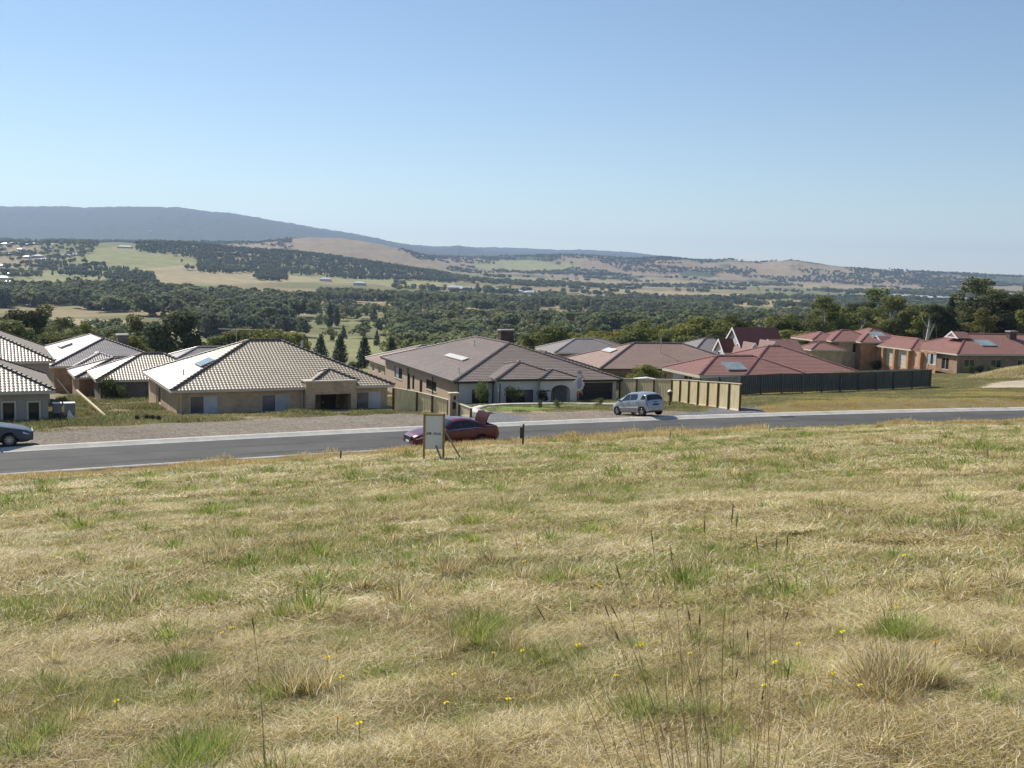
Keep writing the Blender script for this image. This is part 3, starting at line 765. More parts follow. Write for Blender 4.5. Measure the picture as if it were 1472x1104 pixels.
pipe(a.root, .75, .38, -1.2, a.ze - .1, cream); pipe(a.root, pa0 + OV - .12, .36, -1.2, a.ze - .1, cream); pipe(a.root, .38, 9.5, -1.2, a.ze - .1, cream)
pipe(a.root, 1.6, 4.2, a.ze + .4, a.ze + 1.15, metal, 'vent_pipe'); pipe(a.root, 11.6, 6.9, a.ze + 1.2, a.ze + 3.1, metal, 'flue', .1)
panel_on_roof(a.root, 3.9, 6.4, 2.9, 4.0, a.ze, rad(23.2), 'l', 0, gl_solar, mat('collector_frame', (.2, .2, .2), .5), thick=.12)
antenna(a.root, 7.0, 10.5, a.ze + 1.5, a.ze + 3.85, rad(-30), metal, 3.0)

# ---- white rendered house with brown tiles and dark garage door
b = House('rendered_house', 'white rendered house with glossy brown tiled roof, arched porch and wide dark garage door', 'house', (-4.99, 89.38), 21.4, -11.65, -9.3)
W, D = 16.3, 25.9
def bx(px, y=0.0):
    return b.facepix(Face((0, y), (1, 0), (0, -1)), px, 548)[0]
hip_roof(b.root, 0, W, 0, D, b.ze, rad(18.6), t_brown, cap_brown, darkp, fascia=.16)
bh = MB()
R = rect_faces(OV, W - OV, OV, D - OV, -1.2, b.ze - .14)
ff, fl = R['f'][0], R['l'][0]
d1 = b.hole(ff, 678, 560, 702, 586)
g1 = b.hole(ff, 829, 549, 899, 584)
g1 = (g1[0], g1[1] - .3, min(g1[2], W - 2 * OV - g1[0] - .35), b.ze - .3 - (g1[1] - .3))
sw = [b.hole(fl, 567, 528, 578, 544), b.hole(fl, 585.5, 537, 589.5, 560), b.hole(fl, 592.5, 539, 595.5, 560), b.hole(fl, 603, 546, 607, 566), b.hole(fl, 612.5, 547, 627, 561)]
walls(b.root, [(ff, R['f'][1], -1.2, b.ze - .14, [d1, g1]), R['r']], rend_white)
m = MB(); wall_face(m, fl, R['l'][1], -1.2, b.ze - .14, sw); wall_face(m, *R['b']); m.build('side_wall', rend_tan, b.root)
window(b.root, ff, *d1, darkp, [(1, gl_dark), (1, gl_dark)], name='door')
for k, h in enumerate(sw): window(b.root, fl, *h, darkp, [(1, gl_curt if k == 0 else gl_dark), (1, gl_dark)] if k in (0, 4) else [(1, gl_dark)], sill=cream)
m = MB()
for k in range(5):
    z0 = g1[1] + g1[3] * k / 5; fbar(m, ff, g1[0], g1[0] + g1[2], z0 + .012, z0 + g1[3] / 5 - .012, -.16, -.10)
m.build('garage_door', darkp, b.root)
# projecting bay and porch
bx0, bx1 = bx(717, -.9), bx(776, -.9)
y0 = -.9
b.hip(bx0 - .35, bx0 + 6.6, y0 - .4, 6.2, 18.6, t_brown, cap_brown, darkp, dz=.28, sides='flr', fascia=.16)
R2 = rect_faces(bx0, bx1 + .3, y0, OV - .02, -1.2, b.ze + .13)
f2 = R2['f'][0]; w2 = b.hole(f2, 727, 560.5, 766, 583)
walls(b.root, [(f2, R2['f'][1], -1.2, b.ze + .13, [w2]), R2['l'], R2['r']], rend_white, 'bay_wall')
window(b.root, f2, *w2, darkp, [(1, gl_dark), (1.3, gl_dark), (1, gl_grey)], sill=rend_white)
q0, q1 = bx(777, -1.3), bx(829, -1.3)
b.hip(q0 - .25, q1 + .25, -1.75, 2.4, 18.6, t_brown, cap_brown, darkp, dz=.30, sides='flr', fascia=.16)
fp = Face((q0, -1.35), (1, 0), (0, -1)); al, _ = b.facepix(fp, 791.5, 580); ar, _ = b.facepix(fp, 819, 580); zt = b.ze + .14; zsp = zt - .95; rise = .55
m = MB(); fbar(m, fp, 0, al, -1.2, zt, -.30, 0); fbar(m, fp, ar, q1 - q0, -1.2, zt, -.30, 0)
n = 16
for k in range(n):
    u0, u1 = al + (ar - al) * k / n, al + (ar - al) * (k + 1) / n
    def az(u): t = (u - al) / (ar - al) * 2 - 1; return zsp + rise * math.sqrt(max(0, 1 - t * t))
    i = len(m.v); m.v += [tuple(fp.p(u, z, o)) for o in (0, -.3) for (u, z) in ((u0, az(u0)), (u1, az(u1)), (u1, zt), (u0, zt))]
    for q in ((0, 1, 2, 3), (7, 6, 5, 4), (0, 4, 5, 1)): m.f.append(tuple(i + j for j in q))
m.build('arched_porch', rend_white, b.root)
m = MB(); fbar(m, fp, -.02, al - .1, zsp + .0, zsp + .1, 0, .05); m.build('moulding', darkp, b.root)
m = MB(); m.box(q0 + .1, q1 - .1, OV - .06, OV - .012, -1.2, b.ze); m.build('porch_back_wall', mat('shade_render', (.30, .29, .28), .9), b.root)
m = MB(); m.box(q0 + (al + ar) / 2 + .1, q0 + ar + .3, OV - .12, OV - .065, -.6, 1.75); dd = m.build('door', mat('door_grey', (.22, .23, .24), .6), b.root)
m = MB(); m.box(q0 + (al + ar) / 2 + .18, q0 + (al + ar) / 2 + .22, OV - .16, OV - .121, .6, .8); m.build('handle', metal, dd)
m = MB(); m.lathe([(0, .02), (.12, .02), (.14, .12), (.10, .3), (0, .36)], 10, c=(q0 + .55, -1.45, .75)); m.build('wall_lamp', darkp, b.root)
b.hip(10.2, 18.6, 9.5, 20, 18.6, t_brown, cap_brown, darkp, sides='flr')
for (x, y) in ((.5, .36), (bx0 - .08, .3), (bx0 + .1, y0 - .08), (.36, 7.5), (.36, 16)): pipe(b.root, x, y, -1.2, b.ze - .1, darkp)
panel_on_roof(b.root, 7.3, 13.0, 3.2, 3.85, b.ze, rad(18.6), 'l', 0, mat('skylight_pale', (.62, .58, .52), .3, .1, 2, .6), cream, name='skylight')
pipe(b.root, 6.2, 12.6, b.ze + 1.9, b.ze + 2.75, metal, 'vent_pipe'); pipe(b.root, 1.3, 2.6, b.ze + .4, b.ze + 1.0, metal, 'vent_pipe')
cx, cy = 10.1, 15.6
m = MB(); m.box(cx, cx + 1.4, cy, cy + .9, b.ze + 1.2, b.ze + 3.5); ch = m.build('chimney', brick_mat('brick_dark', (.13, .09, .075), (.09, .065, .055), (.14, .11, .1)), b.root)
m = MB(); m.box(cx - .08, cx + 1.48, cy - .08, cy + .98, b.ze + 3.502, b.ze + 3.64); m.build('chimney_cap', mat('chimney_capping', (.36, .33, .30), .8), ch)
antenna(b.root, 8.2, 18.3, b.ze + 2.2, b.ze + 4.55, rad(-10), metal, 2.6)

# ---- two taupe houses at the left edge
def right_end_house(name, label, FRp, BRp, z, ang, zg, W, pitch, tm, cm, fm, wm, seg=4):
    fr = Vector(corner_xy(*FRp, z)); br = Vector(corner_xy(*BRp, z)); D = (br - fr).length
    u = Vector((math.cos(rad(ang)), math.sin(rad(ang)))); o = fr - u * W
    h = House(name, label, 'house', o, ang, zg, z); h.W, h.D = W, D; h.hip(0, W, 0, D, pitch, tm, cm, fm, fascia=.2, seg=seg); return h
l1 = right_end_house('taupe_house', 'taupe rendered house with cream window surrounds, nearest the road beside the parked blue car', (80, 561.5), (65, 538), -8.5, 27.3, -10.9, 17, 24, t_pale, cap_dark, cream, rend_taupe)
R = rect_faces(OV, l1.W - OV, OV, l1.D - OV, -1.2, l1.ze - .15); ff = R['f'][0]
hw = l1.hole(ff, 4.5, 579, 21, 604); hd = l1.hole(ff, 41.5, 578.5, 56.5, 611.5)
walls(l1.root, [(ff, R['f'][1], -1.2, l1.ze - .15, [hw, hd]), R['l'], R['b'], R['r']], rend_taupe)
window(l1.root, ff, *hw, darkp, [(1, gl_dark)], proud=.14); window(l1.root, ff, *hd, darkp, [(1, gl_dark)], proud=.14, name='door')
# cream trims (surrounds) as parts
m = MB()
for h in (hw, hd):
    bq = .13
    fbar(m, ff, h[0] - bq, h[0], h[1] - (0 if h is hd else bq), h[1] + h[3] + bq, .041, .055); fbar(m, ff, h[0] + h[2], h[0] + h[2] + bq, h[1] - (0 if h is hd else bq), h[1] + h[3] + bq, .041, .055)
    fbar(m, ff, h[0], h[0] + h[2], h[1] + h[3], h[1] + h[3] + bq, .041, .055)
m.build('window_surround', cream, l1.root)
m = MB(); m.box(.3, l1.W - .3, .3, .44, -.9, hd[1] + .05); m.build('plinth', cream, l1.root) if False else None
l2 = right_end_house('taupe_house', 'taupe house with pale tiled roof, directly behind the one beside the blue car', (79.5, 519), (55, 498), -8.3, 27.3, -12.0, 16, 24, t_pale, cap_dark, cream, rend_taupe)
R = rect_faces(OV, l2.W - OV, OV, l2.D - OV, -1.2, l2.ze - .15); ff = R['f'][0]; fr_ = R['r'][0]
hw = (l2.W - 4.5, 1.2, 1.6, 1.2); hr = (3.0, 1.3, 1.4, 1.0)
walls(l2.root, [(ff, R['f'][1], -1.2, l2.ze - .15, [hw]), R['l'], R['b'], (fr_, R['r'][1], -1.2, l2.ze - .15, [hr])], rend_taupe)
window(l2.root, ff, *hw, cream, [(1, gl_dark), (1, gl_dark)]); window(l2.root, fr_, *hr, cream, [(1, gl_dark)])

def simple_house(name, label, FL, z, ang, W, D, pitch, tm, cm, fm, wm, zg, seg=3, flat=False, win=True, cat='house', ang2=None):
    h = House(name, label, cat, corner_xy(*FL, z), ang, zg, z); h.W, h.D = W, D
    h.hip(0, W, 0, D, pitch, tm, cm, fm, seg=seg, fascia=.2, **(dict(wave=.012, step=.02) if tm in (t_soft, t_grey, t_pink) else {}))
    R = rect_faces(OV, W - OV, OV, D - OV, -1.5, h.ze - .15)
    H_ = []; ff = R['f'][0]
    if win:
        n = max(1, int(W / 5))
        H_ = [(W * (k + .5) / n - 1.2, h.ze - 1.75, 1.6, 1.15) for k in range(n)]
    fl = R['l'][0]; HL = [(D * .35, h.ze - 1.75, 1.3, 1.1)] if win else []
    walls(h.root, [(ff, R['f'][1], -1.5, h.ze - .15, H_), (fl, R['l'][1], -1.5, h.ze - .15, HL), R['b'], R['r']], wm)
    for q in H_: window(h.root, ff, *q, fm, [(1, gl_dark), (1, gl_dark)])
    for q in HL: window(h.root, fl, *q, fm, [(1, gl_dark)])
    h.R = R
    return h
# ---- roofs behind, left
h1_ = simple_house('brick_house', 'brown brick house with wide pinkish grey roof and chimney, backing onto the tall trees', (72, 527), -11.3, 31, 13.5, 22, 21, t_soft, cap_dark, cream, brk_brown, -13.8)
fx = lambda h, px, y, py=526: h.facepix(Face((0, y), (1, 0), (0, -1)), px, py)[0]
h1_.hip(fx(h1_, 106, -1.2), fx(h1_, 106, -1.2) + 6.5, -1.2, 6, 21, t_grey, cap_pale, cream, seg=3, sides='flr')
panel_on_roof(h1_.root, 11.5, 14.5, 2.7, 4.0, h1_.ze, rad(21), 'l', 0, cream, cream, name='skylight', thick=.2)
m = MB(); m.box(9.5, 10.7, 13.5, 14.3, h1_.ze + 1.2, h1_.ze + 2.5); ch = m.build('chimney', brk_grey, h1_.root); MB().box(9.4, 10.8, 13.4, 14.4, h1_.ze + 2.502, h1_.ze + 2.65).build('chimney_cap', white, ch)
h2_ = simple_house('brick_house', 'low brick house with pale grey roof, squeezed between the fenced yard and the square garage', (107.7, 543), -11.4, 28, 11, 8.4, 21, t_soft, cap_dark, cream, brk_brown, -13.6)
g_ = simple_house('garage', 'brick garage with pale tiled roof and white side door beside the tan brick house', (137.8, 547.2), -10.9, 27, 11.5, 9.5, 24, t_pale, cap_dark, cream, brk_grey, -13.2, seg=4, win=False, cat='garage')
fg = g_.R['f'][0]; hd = g_.hole(fg, 147.5, 555.5, 161.5, 583)
m = MB(); fbar(m, fg, hd[0], hd[0] + hd[2], -.4, hd[1] + hd[3], 0.005, .05); dd = m.build('door', mat('door_white', (.46, .45, .43), .6), g_.root)
m = MB(); fbar(m, fg, hd[0] + .1, hd[0] + .16, .9, 1.05, .05, .09); m.build('handle', metal, dd)
pipe(g_.root, .42, .42, -1.2, g_.ze - .1, cream)
h3_ = simple_house('brick_house', 'grey roof barely showing behind the left slope of the square porch house', (226, 531), -11.9, 27, 16, 11, 21, t_grey, cap_pale, cream, brk_grey, -14.3, win=False)
# ---- sliver house between the two main ones
kd = 13
bl = Vector(corner_xy(525, 514, -12.6)); v = Vector((math.cos(rad(111.5)), math.sin(rad(111.5)))); o = bl - v * kd
k_ = House('brick_house', 'low tan house half hidden behind the long side of the white rendered house', 'house', o, 21.5, -15.2, -12.6)
k_.hip(0, 14, 0, kd, 19, t_pink, cap_pale, cream, seg=3)
R = rect_faces(OV, 14 - OV, OV, kd - OV, -1.5, k_.ze - .15); fl = R['l'][0]; HL = [(2, .9, 1.4, 1.1), (5.6, .9, 1.4, 1.1), (9, .9, 1.6, 1.1)]
walls(k_.root, [R['f'], (fl, R['l'][1], -1.5, k_.ze - .15, HL), R['b'], R['r']], rend_tan)
for q in HL: window(k_.root, fl, *q, white, [(1, gl_dark)])

# ---- houses in the middle right
c_ = simple_house('brick_house', 'wide low house with dusty rose brown roof behind the silver car', (862.7, 530), -10.6, 16, 20.5, 14, 20, t_pink, cap_brown, brownp, brk_brown, -13.4)
panel_on_roof(c_.root, 6.2, 9.3, 3.6, 4.6, c_.ze, rad(20), 'l', 0, mat('skylight_pale', (.62, .58, .52), .3), cream, name='skylight')
pipe(c_.root, 9.5, 4.4, c_.ze + 1.2, c_.ze + 3.4, metal, 'flue', .06)
c2 = simple_house('brick_house', 'grey roofed house peeping over the ridge of the white rendered house', (797, 507), -11.6, 16, 13, 10, 20, t_grey, cap_pale, cream, brk_grey, -14, win=False)
c3 = simple_house('brick_house', 'small brown roofed house farthest back, beside the dusty rose roof', (822, 505), -13.0, 16, 13, 11, 20, t_brown, cap_brown, cream, brk_grey, -15.4, win=False)
c4 = simple_house('brick_house', 'house with grey brown roof just left of the steep gabled house', (992, 512), -12.0, 20, 14, 13, 21, t_grey, cap_brown, cream, brk_grey, -14.4, win=False)
# red roofed house behind the dark fence
d_ = House('red_roofed_house', 'white walled house with ribbed red roof and solar panel behind the long dark fence', 'house', corner_xy(1005.7, 539.5, -9.8), 18.3, -12.1, -9.8)
d_.hip(0, 13, 0, 8.6, 21, t_red, cap_red, cream, fascia=.3)
d_.hip(5.4, 20.3, .02, 13.4, 21, t_red, cap_red, cream, fascia=.3, dz=.002)
R = rect_faces(OV, 19.9, OV, 6.8, -1.5, d_.ze - .25); ff = R['f'][0]; fl = R['l'][0]; hl = (2.4, .6, 2.0, 1.3)
walls(d_.root, [R['f'], (fl, R['l'][1], -1.5, d_.ze - .25, [hl]), R['b'], R['r']], rend_white)
window(d_.root, fl, *hl, white, [(1, gl_dark), (1, gl_dark)])
panel_on_roof(d_.root, fx(d_, 1045, 1.2, 530), fx(d_, 1045, 1.2, 530) + 2.3, .9, 2.6, d_.ze, rad(21), 'f', 0, gl_solar, metal)
R = rect_faces(5.8, 19.85, 6.81, 13.0, -1.5, d_.ze - .25); walls(d_.root, [R['l'], R['b'], R['r']], rend_white)
# steep gabled house
v_ = House('gabled_house', 'tall white trimmed house with steep dark red gables in front of the wood', 'house', (PY(1072, 500, 152).x, 152), 14, -15.3, -10)
def gable(h, x0, x1, y0, y1, zb, ze, pitch, axis, tm, wm, trim, name='gable_wing', ov=.35, win=None):
    """axis 'x': ridge along x (gable ends face left/right); 'y': ridge along y (gable faces front)"""
    tp = math.tan(rad(pitch)); root = h.root
    m = MB(); m.box(x0, x1, y0, y1, zb, ze)
    if axis == 'y':
        xm = (x0 + x1) / 2; zr = ze + (xm - x0) * tp
        m.prism([(x0, y0, ze), (x1, y0, ze), (xm, y0, zr)], (0, y1 - y0, 0))
    else:
        ym = (y0 + y1) / 2; zr = ze + (ym - y0) * tp
        m.prism([(x0, y0, ze), (x0, y1, ze), (x0, ym, zr)], (x1 - x0, 0, 0))
    m.build('wall', wm, root)
    r = MB(); t = .12
    if axis == 'y':
        for s in (-1, 1):
            e = (xm + s * ((x1 - x0) / 2 + ov), ze - ov * tp); r.prism([(xm, y0 - ov, zr + .02), (e[0], y0 - ov, e[1] + .02), (e[0], y0 - ov, e[1] + .02 + t), (xm, y0 - ov, zr + .02 + t)], (0, y1 - y0 + 2 * ov, 0))
    else:
        for s in (-1, 1):
            e = (ym + s * ((y1 - y0) / 2 + ov), ze - ov * tp); r.prism([(x0 - ov, ym, zr + .02), (x0 - ov, e[0], e[1] + .02), (x0 - ov, e[0], e[1] + .02 + t), (x0 - ov, ym, zr + .02 + t)], (x1 - x0 + 2 * ov, 0, 0))
    ro = r.build('roof', tm, root)
    b_ = MB()
    if axis == 'y':
        for s in (-1, 1):
            e = (xm + s * ((x1 - x0) / 2 + ov), ze - ov * tp); b_.obox((xm, y0 - ov - .03, zr), (e[0], y0 - ov - .03, e[1]), .05, .34, up=(0, 1, 0)) if False else b_.prism([(xm, y0 - ov - .05, zr + .18), (e[0], y0 - ov - .05, e[1] + .18), (e[0], y0 - ov - .05, e[1] - .2), (xm, y0 - ov - .05, zr - .2)], (0, .045, 0))
    else:
        for s in (-1, 1):
            e = (ym + s * ((y1 - y0) / 2 + ov), ze - ov * tp); b_.prism([(x0 - ov - .05, ym, zr + .18), (x0 - ov - .05, e[0], e[1] + .18), (x0 - ov - .05, e[0], e[1] - .2), (x0 - ov - .05, ym, zr - .2)], (.045, 0, 0))
    b_.build('barge_board', trim, ro)
    return zr
lil = mat('cladding_pale', (.50, .46, .45), .85, .06)
gable(v_, 0, 6.6, 1.5, 6.5, 0, 6.0, 42, 'x', t_dred, lil, white)
gable(v_, -1.9, 1.2, 3.0, 6.0, 0, 5.0, 45, 'x', t_dred, lil, white)
gable(v_, -.6, 1.6, -1.6, 3.0, 0, 4.9, 52, 'y', t_dred, white, white)
gable(v_, 2.2, 4.4, -2.2, 3.0, 0, 5.2, 52, 'y', t_dred, white, white)
gable(v_, 4.6, 8.6, -1.5, 4.5, 0, 4.9, 30, 'x', t_red, lil, white)
R = Face((-0.0, 6.5), (0, -1), (-1, 0))
window(v_.root, Face((-1.9, 6.0), (0, -1), (-1, 0)), .8, 3.4, .8, 1.3, white, [(1, gl_dark)], rec=-.06, proud=.1)
window(v_.root, Face((0, 6.5), (0, -1), (-1, 0)), 3.6, 4.6, .8, 1.4, white, [(1, gl_dark)], rec=-.06, proud=.1)
m = MB(); m.box(-3.6, -1.92, 2.4, 6.2, 3.0, 3.12)
for y in (2.5, 4.2, 6.1): m.box(-3.5, -3.38, y - .06, y + .06, 0, 3.0)
m.box(-3.5, -1.92, 2.46, 2.5, .4, 1.0); m.build('verandah', white, v_.root)
pipe(v_.root, 5, 4, 7, 9.0, metal, 'flue', .06)
# orange house with verandah
e_ = House('orange_brick_house', 'orange brick house with pillared verandah and red roof, left of the pale driveway', 'house', corner_xy(1237, 491.5, -9.2), 12, -12.6, -9.2)
e_.hip(0, 9.5, 0, 11, 21, t_red, cap_red, cream, seg=3)
EX = fx(e_, 1193, 1.6); EX3 = fx(e_, 1166, 3.4)
e_.hip(EX, 5.0, 1.6, 9.6, 21, t_red, cap_red, cream, seg=3, dz=.004)
e_.hip(EX3, 0, 3.4, 11, 18, t_red, cap_red, cream, seg=3, dz=.0)
R = rect_faces(OV, 9.0, OV, 10.5, -1.5, e_.ze - .15); ff = R['f'][0]; q = e_.hole(ff, 1262, 494, 1272, 507)
walls(e_.root, [(ff, R['f'][1], -1.5, e_.ze - .15, [q]), R['l'], R['b'], R['r']], brk_red); window(e_.root, ff, *q, white, [(1, gl_dark), (1, gl_dark)])
R = rect_faces(EX + 1.6, .44, 2.05, 9.2, -1.5, e_.ze - .16); ff = R['f'][0]; q = e_.hole(ff, 1225, 493.5, 1236, 507)
walls(e_.root, [(ff, R['f'][1], -1.5, e_.ze - .16, [q]), R['l'], R['b']], brk_tan); window(e_.root, ff, *q, white, [(1, gl_dark), (1, gl_curt)])
R = rect_faces(EX + .1, EX + 1.59, 3.85, 9.1, -1.5, e_.ze - .17); ff = R['f'][0]; q = (.4, 1.2, .7, 1.4)
walls(e_.root, [(ff, R['f'][1], -1.5, e_.ze - .17, [q]), R['l'], R['b']], brk_tan); window(e_.root, ff, *q, white, [(1, gl_curt)])
for x in (EX3 + .5, EX3 + 2.0): MB().box(x, x + .55, 3.8, 4.35, -1.5, e_.ze - .19).build('pillar', brk_red, e_.root)
MB().box(EX3 + 1.05, EX3 + 2.0, 3.9, 4.0, .8, 1.0).box(EX3 + 1.05, EX3 + 2.0, 3.9, 4.0, .2, .3).build('railing', white, e_.root)
e_.hip(EX3 - 3.0, EX3 + 3.0, -2.0, 3.3, 20, t_red, cap_red, cream, seg=3, dz=-1.2)
R = rect_faces(EX3 - 2.6, EX3 + 2.6, -1.6, 2.9, -1.5, e_.ze - 1.35); walls(e_.root, [R['f'], R['l'], R['b'], R['r']], brk_tan)
panel_on_roof(e_.root, 3.2, 5.6, 1.6, 3.4, e_.ze, rad(21), 'f', 0, gl_solar, metal)
# far right house with two garage doors
f_ = House('orange_brick_house', 'long orange brick house with red roof, chimney and twin cream garage doors', 'house', corner_xy(1376, 509, -9.7), 15, -12.5, -9.7)
f_.hip(0, 24, 0, 14, 20, t_red, cap_red, cream, seg=3, fascia=.22)
f_.hip(-1.6, 7.2, 8.5, 26, 17, t_red, cap_red, cream, seg=3, fascia=.22, dz=.004)
R = rect_faces(OV, 23.5, OV, 13.5, -1.5, f_.ze - .15); ff = R['f'][0]; fl = R['l'][0]
hs = [(1.2 + 4.6 * k, .8, 1.8, 1.2) for k in range(5)]; hl = [(9.6, .3, 1.6, 1.8)]
walls(f_.root, [(ff, R['f'][1], -1.5, f_.ze - .15, hs), (fl, R['l'][1], -1.5, f_.ze - .15, hl), R['b'], R['r']], brk_brown)
for q in hs: window(f_.root, ff, *q, cream, [(1, gl_dark), (1, gl_dark)])
window(f_.root, fl, *hl[0], white, [(1, gl_dark), (1, gl_dark)])
R = rect_faces(-1.2, 6.8, 8.9, 25.6, -1.5, f_.ze - .155); fl = R['l'][0]; Lf = R['l'][1]
gh = [f_.hole(fl, 1273, 499.5, 1286, 519.5), f_.hole(fl, 1290, 500.5, 1306, 521)]
pd = f_.hole(fl, 1312.5, 504, 1323, 527); wd = f_.hole(fl, 1332, 508, 1345, 524)
gh = [(q[0], -.2, q[2], q[1] + q[3] + .2) for q in gh]
walls(f_.root, [(fl, Lf, -1.5, f_.ze - .155, gh + [pd, wd]), R['f'], R['b']], brk_red)
for q in gh:
    m = MB(); n = 5
    for k in range(n): z0 = q[1] + q[3] * k / n; fbar(m, fl, q[0], q[0] + q[2], z0 + .012, z0 + q[3] / n - .012, -.11, -.06)
    m.build('garage_door', pcream, f_.root)
m = MB(); fbar(m, fl, *[pd[0], pd[0] + pd[2]], pd[1], pd[1] + pd[3], -.105, -.06); m.build('door', mat('door_peach', (.5, .33, .22), .6), f_.root)
window(f_.root, fl, *wd, white, [(1, gl_curt), (1, gl_dark), (1, gl_curt)])
m = MB()
for q in (gh[0][0] - .55, (gh[0][0] + gh[0][2] + gh[1][0]) / 2 - .25, gh[1][0] + gh[1][2] + .05, pd[0] + pd[2] + .1):
    m = MB(); fbar(m, fl, q, q + .45, -1.5, f_.ze - .2, .01, .5); m.build('pillar', brk_red, f_.root)
# little white gablets on its roof
for (x, y, dz, sc) in ((3.6, 6.2, 2.0, 1.5), (-.4, 19.2, .35, 1.7)):
    m = MB(); zz = f_.ze + dz
    m.prism([(x, y - sc, zz), (x, y + sc, zz), (x, y, zz + sc * .62)], (2.4, 0, 0)); g = m.build('gablet', t_red, f_.root)
    m = MB()
    for s in (-1, 1): m.prism([(x - .06, y + s * (sc + .15), zz - .05), (x - .06, y + s * (sc - .25), zz - .05), (x - .06, y, zz + sc * .62 - .2), (x - .06, y, zz + sc * .62 + .12)], (.05, 0, 0))
    m.prism([(x - .055, y - sc, zz), (x - .055, y + sc, zz), (x - .055, y + sc - .25, zz + .14), (x - .055, y - sc + .25, zz + .14)], (.045, 0, 0))
    m.build('barge_board', white, g)
panel_on_roof(f_.root, 6.2, 8.9, 2.6, 4.6, f_.ze, rad(20), 'f', 0, gl_solar, metal)
m = MB(); m.box(13.2, 14.4, 5.2, 6.0, f_.ze + 1.2, f_.ze + 3.0); ch = m.build('chimney', brick_mat('brick_dark', (.13, .09, .075), (.09, .065, .055), (.14, .11, .1)), f_.root)
MB().box(13.05, 14.55, 5.05, 6.15, f_.ze + 3.002, f_.ze + 3.2).build('chimney_cap', mat('chimney_capping', (.36, .33, .30), .8), ch)
pipe(f_.root, 10.3, 3.6, f_.ze + 1.2, f_.ze + 2.1, metal, 'vent_pipe')
# ------------------------------------------------------------------ fences
f_pale = mat('pine_paling', (0.66, 0.55, 0.33), .85, .22, 2, .15, stretch=(3, 3, .4)); f_post = mat('fence_post', (0.13, 0.08, 0.045), .8, .2, 3, .2)
f_cap = mat('pine_capping', (0.72, 0.63, 0.44), .8, .1, 3, .2); f_dark = mat('grey_paling', (0.085, 0.088, 0.082), .85, .25, 2, .15, stretch=(3, 3, .4)); f_dpost = mat('grey_post', (.12, .12, .11), .85, .2)
def fence(label, pts, h, pm, postm, capm, bay=2.4, plinth=None, group=None, post_h=.0, post_side=1, hs=None):
    P = [Vector((p[0], p[1], 0)) for p in pts]; o = Vector((P[0].x, P[0].y, H(P[0].x, P[0].y)))
    root = empty('paling_fence', o, 0, label, 'fence', group)
    seg = []; L0 = 0; tot = sum((P[i + 1] - P[i]).length for i in range(len(P) - 1))
    for i in range(len(P) - 1):
        L = (P[i + 1] - P[i]).length; n = max(1, round(L / bay))
        for k in range(n):
            seg.append((P[i].lerp(P[i + 1], k / n), P[i].lerp(P[i + 1], (k + 1) / n), (L0 + L * k / n) / tot, (L0 + L * (k + 1) / n) / tot))
        L0 += L
    def hh(t): return float(np.interp(t, [0, 1], [h, h])) if hs is None else float(np.interp(t, [q[0] for q in hs], [q[1] for q in hs]))
    for (a, b2, ta, tb) in seg:
        za, zb = H(a.x, a.y), H(b2.x, b2.y); d = (b2 - a); L = d.length; d.normalize(); s = Vector((d.y, -d.x, 0)) * post_side * -1
        m = MB(); n = max(2, int(L / .105))
        for k in range(n):
            t0, t1 = (k + .04) / n, (k + .96) / n; off = .012 if k % 2 else -.006
            p0 = a + d * L * t0 - o; p1 = a + d * L * t1 - o; g0 = za + (zb - za) * (t0 + t1) / 2; hq = hh(ta + (tb - ta) * (t0 + t1) / 2) + random.uniform(-.006, .006)
            i = len(m.v)
            for zz in (g0 + .12 - o.z, g0 + hq - o.z):
                for (pp, so) in ((p0, off), (p1, off), (p1, off + .016), (p0, off + .016)): m.v.append((pp.x + s.x * so, pp.y + s.y * so, zz))
            for f in ((3, 2, 1, 0), (4, 5, 6, 7), (0, 1, 5, 4), (1, 2, 6, 5), (2, 3, 7, 6), (3, 0, 4, 7)): m.f.append(tuple(i + q for q in f))
        m.build('paling_panel', pm, root)
        A = a - o; B = b2 - o
        if capm:
            m = MB(); m.obox((A.x, A.y, za + hh(ta) + .022 - o.z), (B.x, B.y, zb + hh(tb) + .022 - o.z), .13, .04); m.build('capping', capm, root)
        if plinth:
            m = MB(); m.obox((A.x, A.y, za + .02 - o.z), (B.x, B.y, zb + .02 - o.z), .05, .2); m.build('plinth_board', plinth, root)
    for i, (a, z, t) in enumerate([(q[0], 0, q[2]) for q in seg] + [(seg[-1][1], 0, 1)]):
        zz = H(a.x, a.y) - o.z; A = a - o
        nb = seg[min(i, len(seg) - 1)]; d = (nb[1] - nb[0]).normalized(); s = Vector((d.y, -d.x, 0)) * post_side * -1
        m = MB(); m.obox((A.x - s.x * .07, A.y - s.y * .07, zz - .3), (A.x - s.x * .07, A.y - s.y * .07, zz + hh(t) + post_h), .13, .11, up=(d.x, d.y, 0)); m.build('post', postm, root)
    return root
fa0 = G(569, 590); fa1 = G(678, 600)
pA = b.w(-3.2, 15); pB = b.w(-3.0, -6.5); 
fence('pale timber paling fence sloping down between the two main houses', [G(566, 591), G(600, 592.5), G(645, 596), G(678, 600)], 1.8, f_pale, f_post, f_cap, 2.4, plinth=f_cap, hs=[(0, 1.75), (.35, 1.35), (.7, .95), (1, .6)])
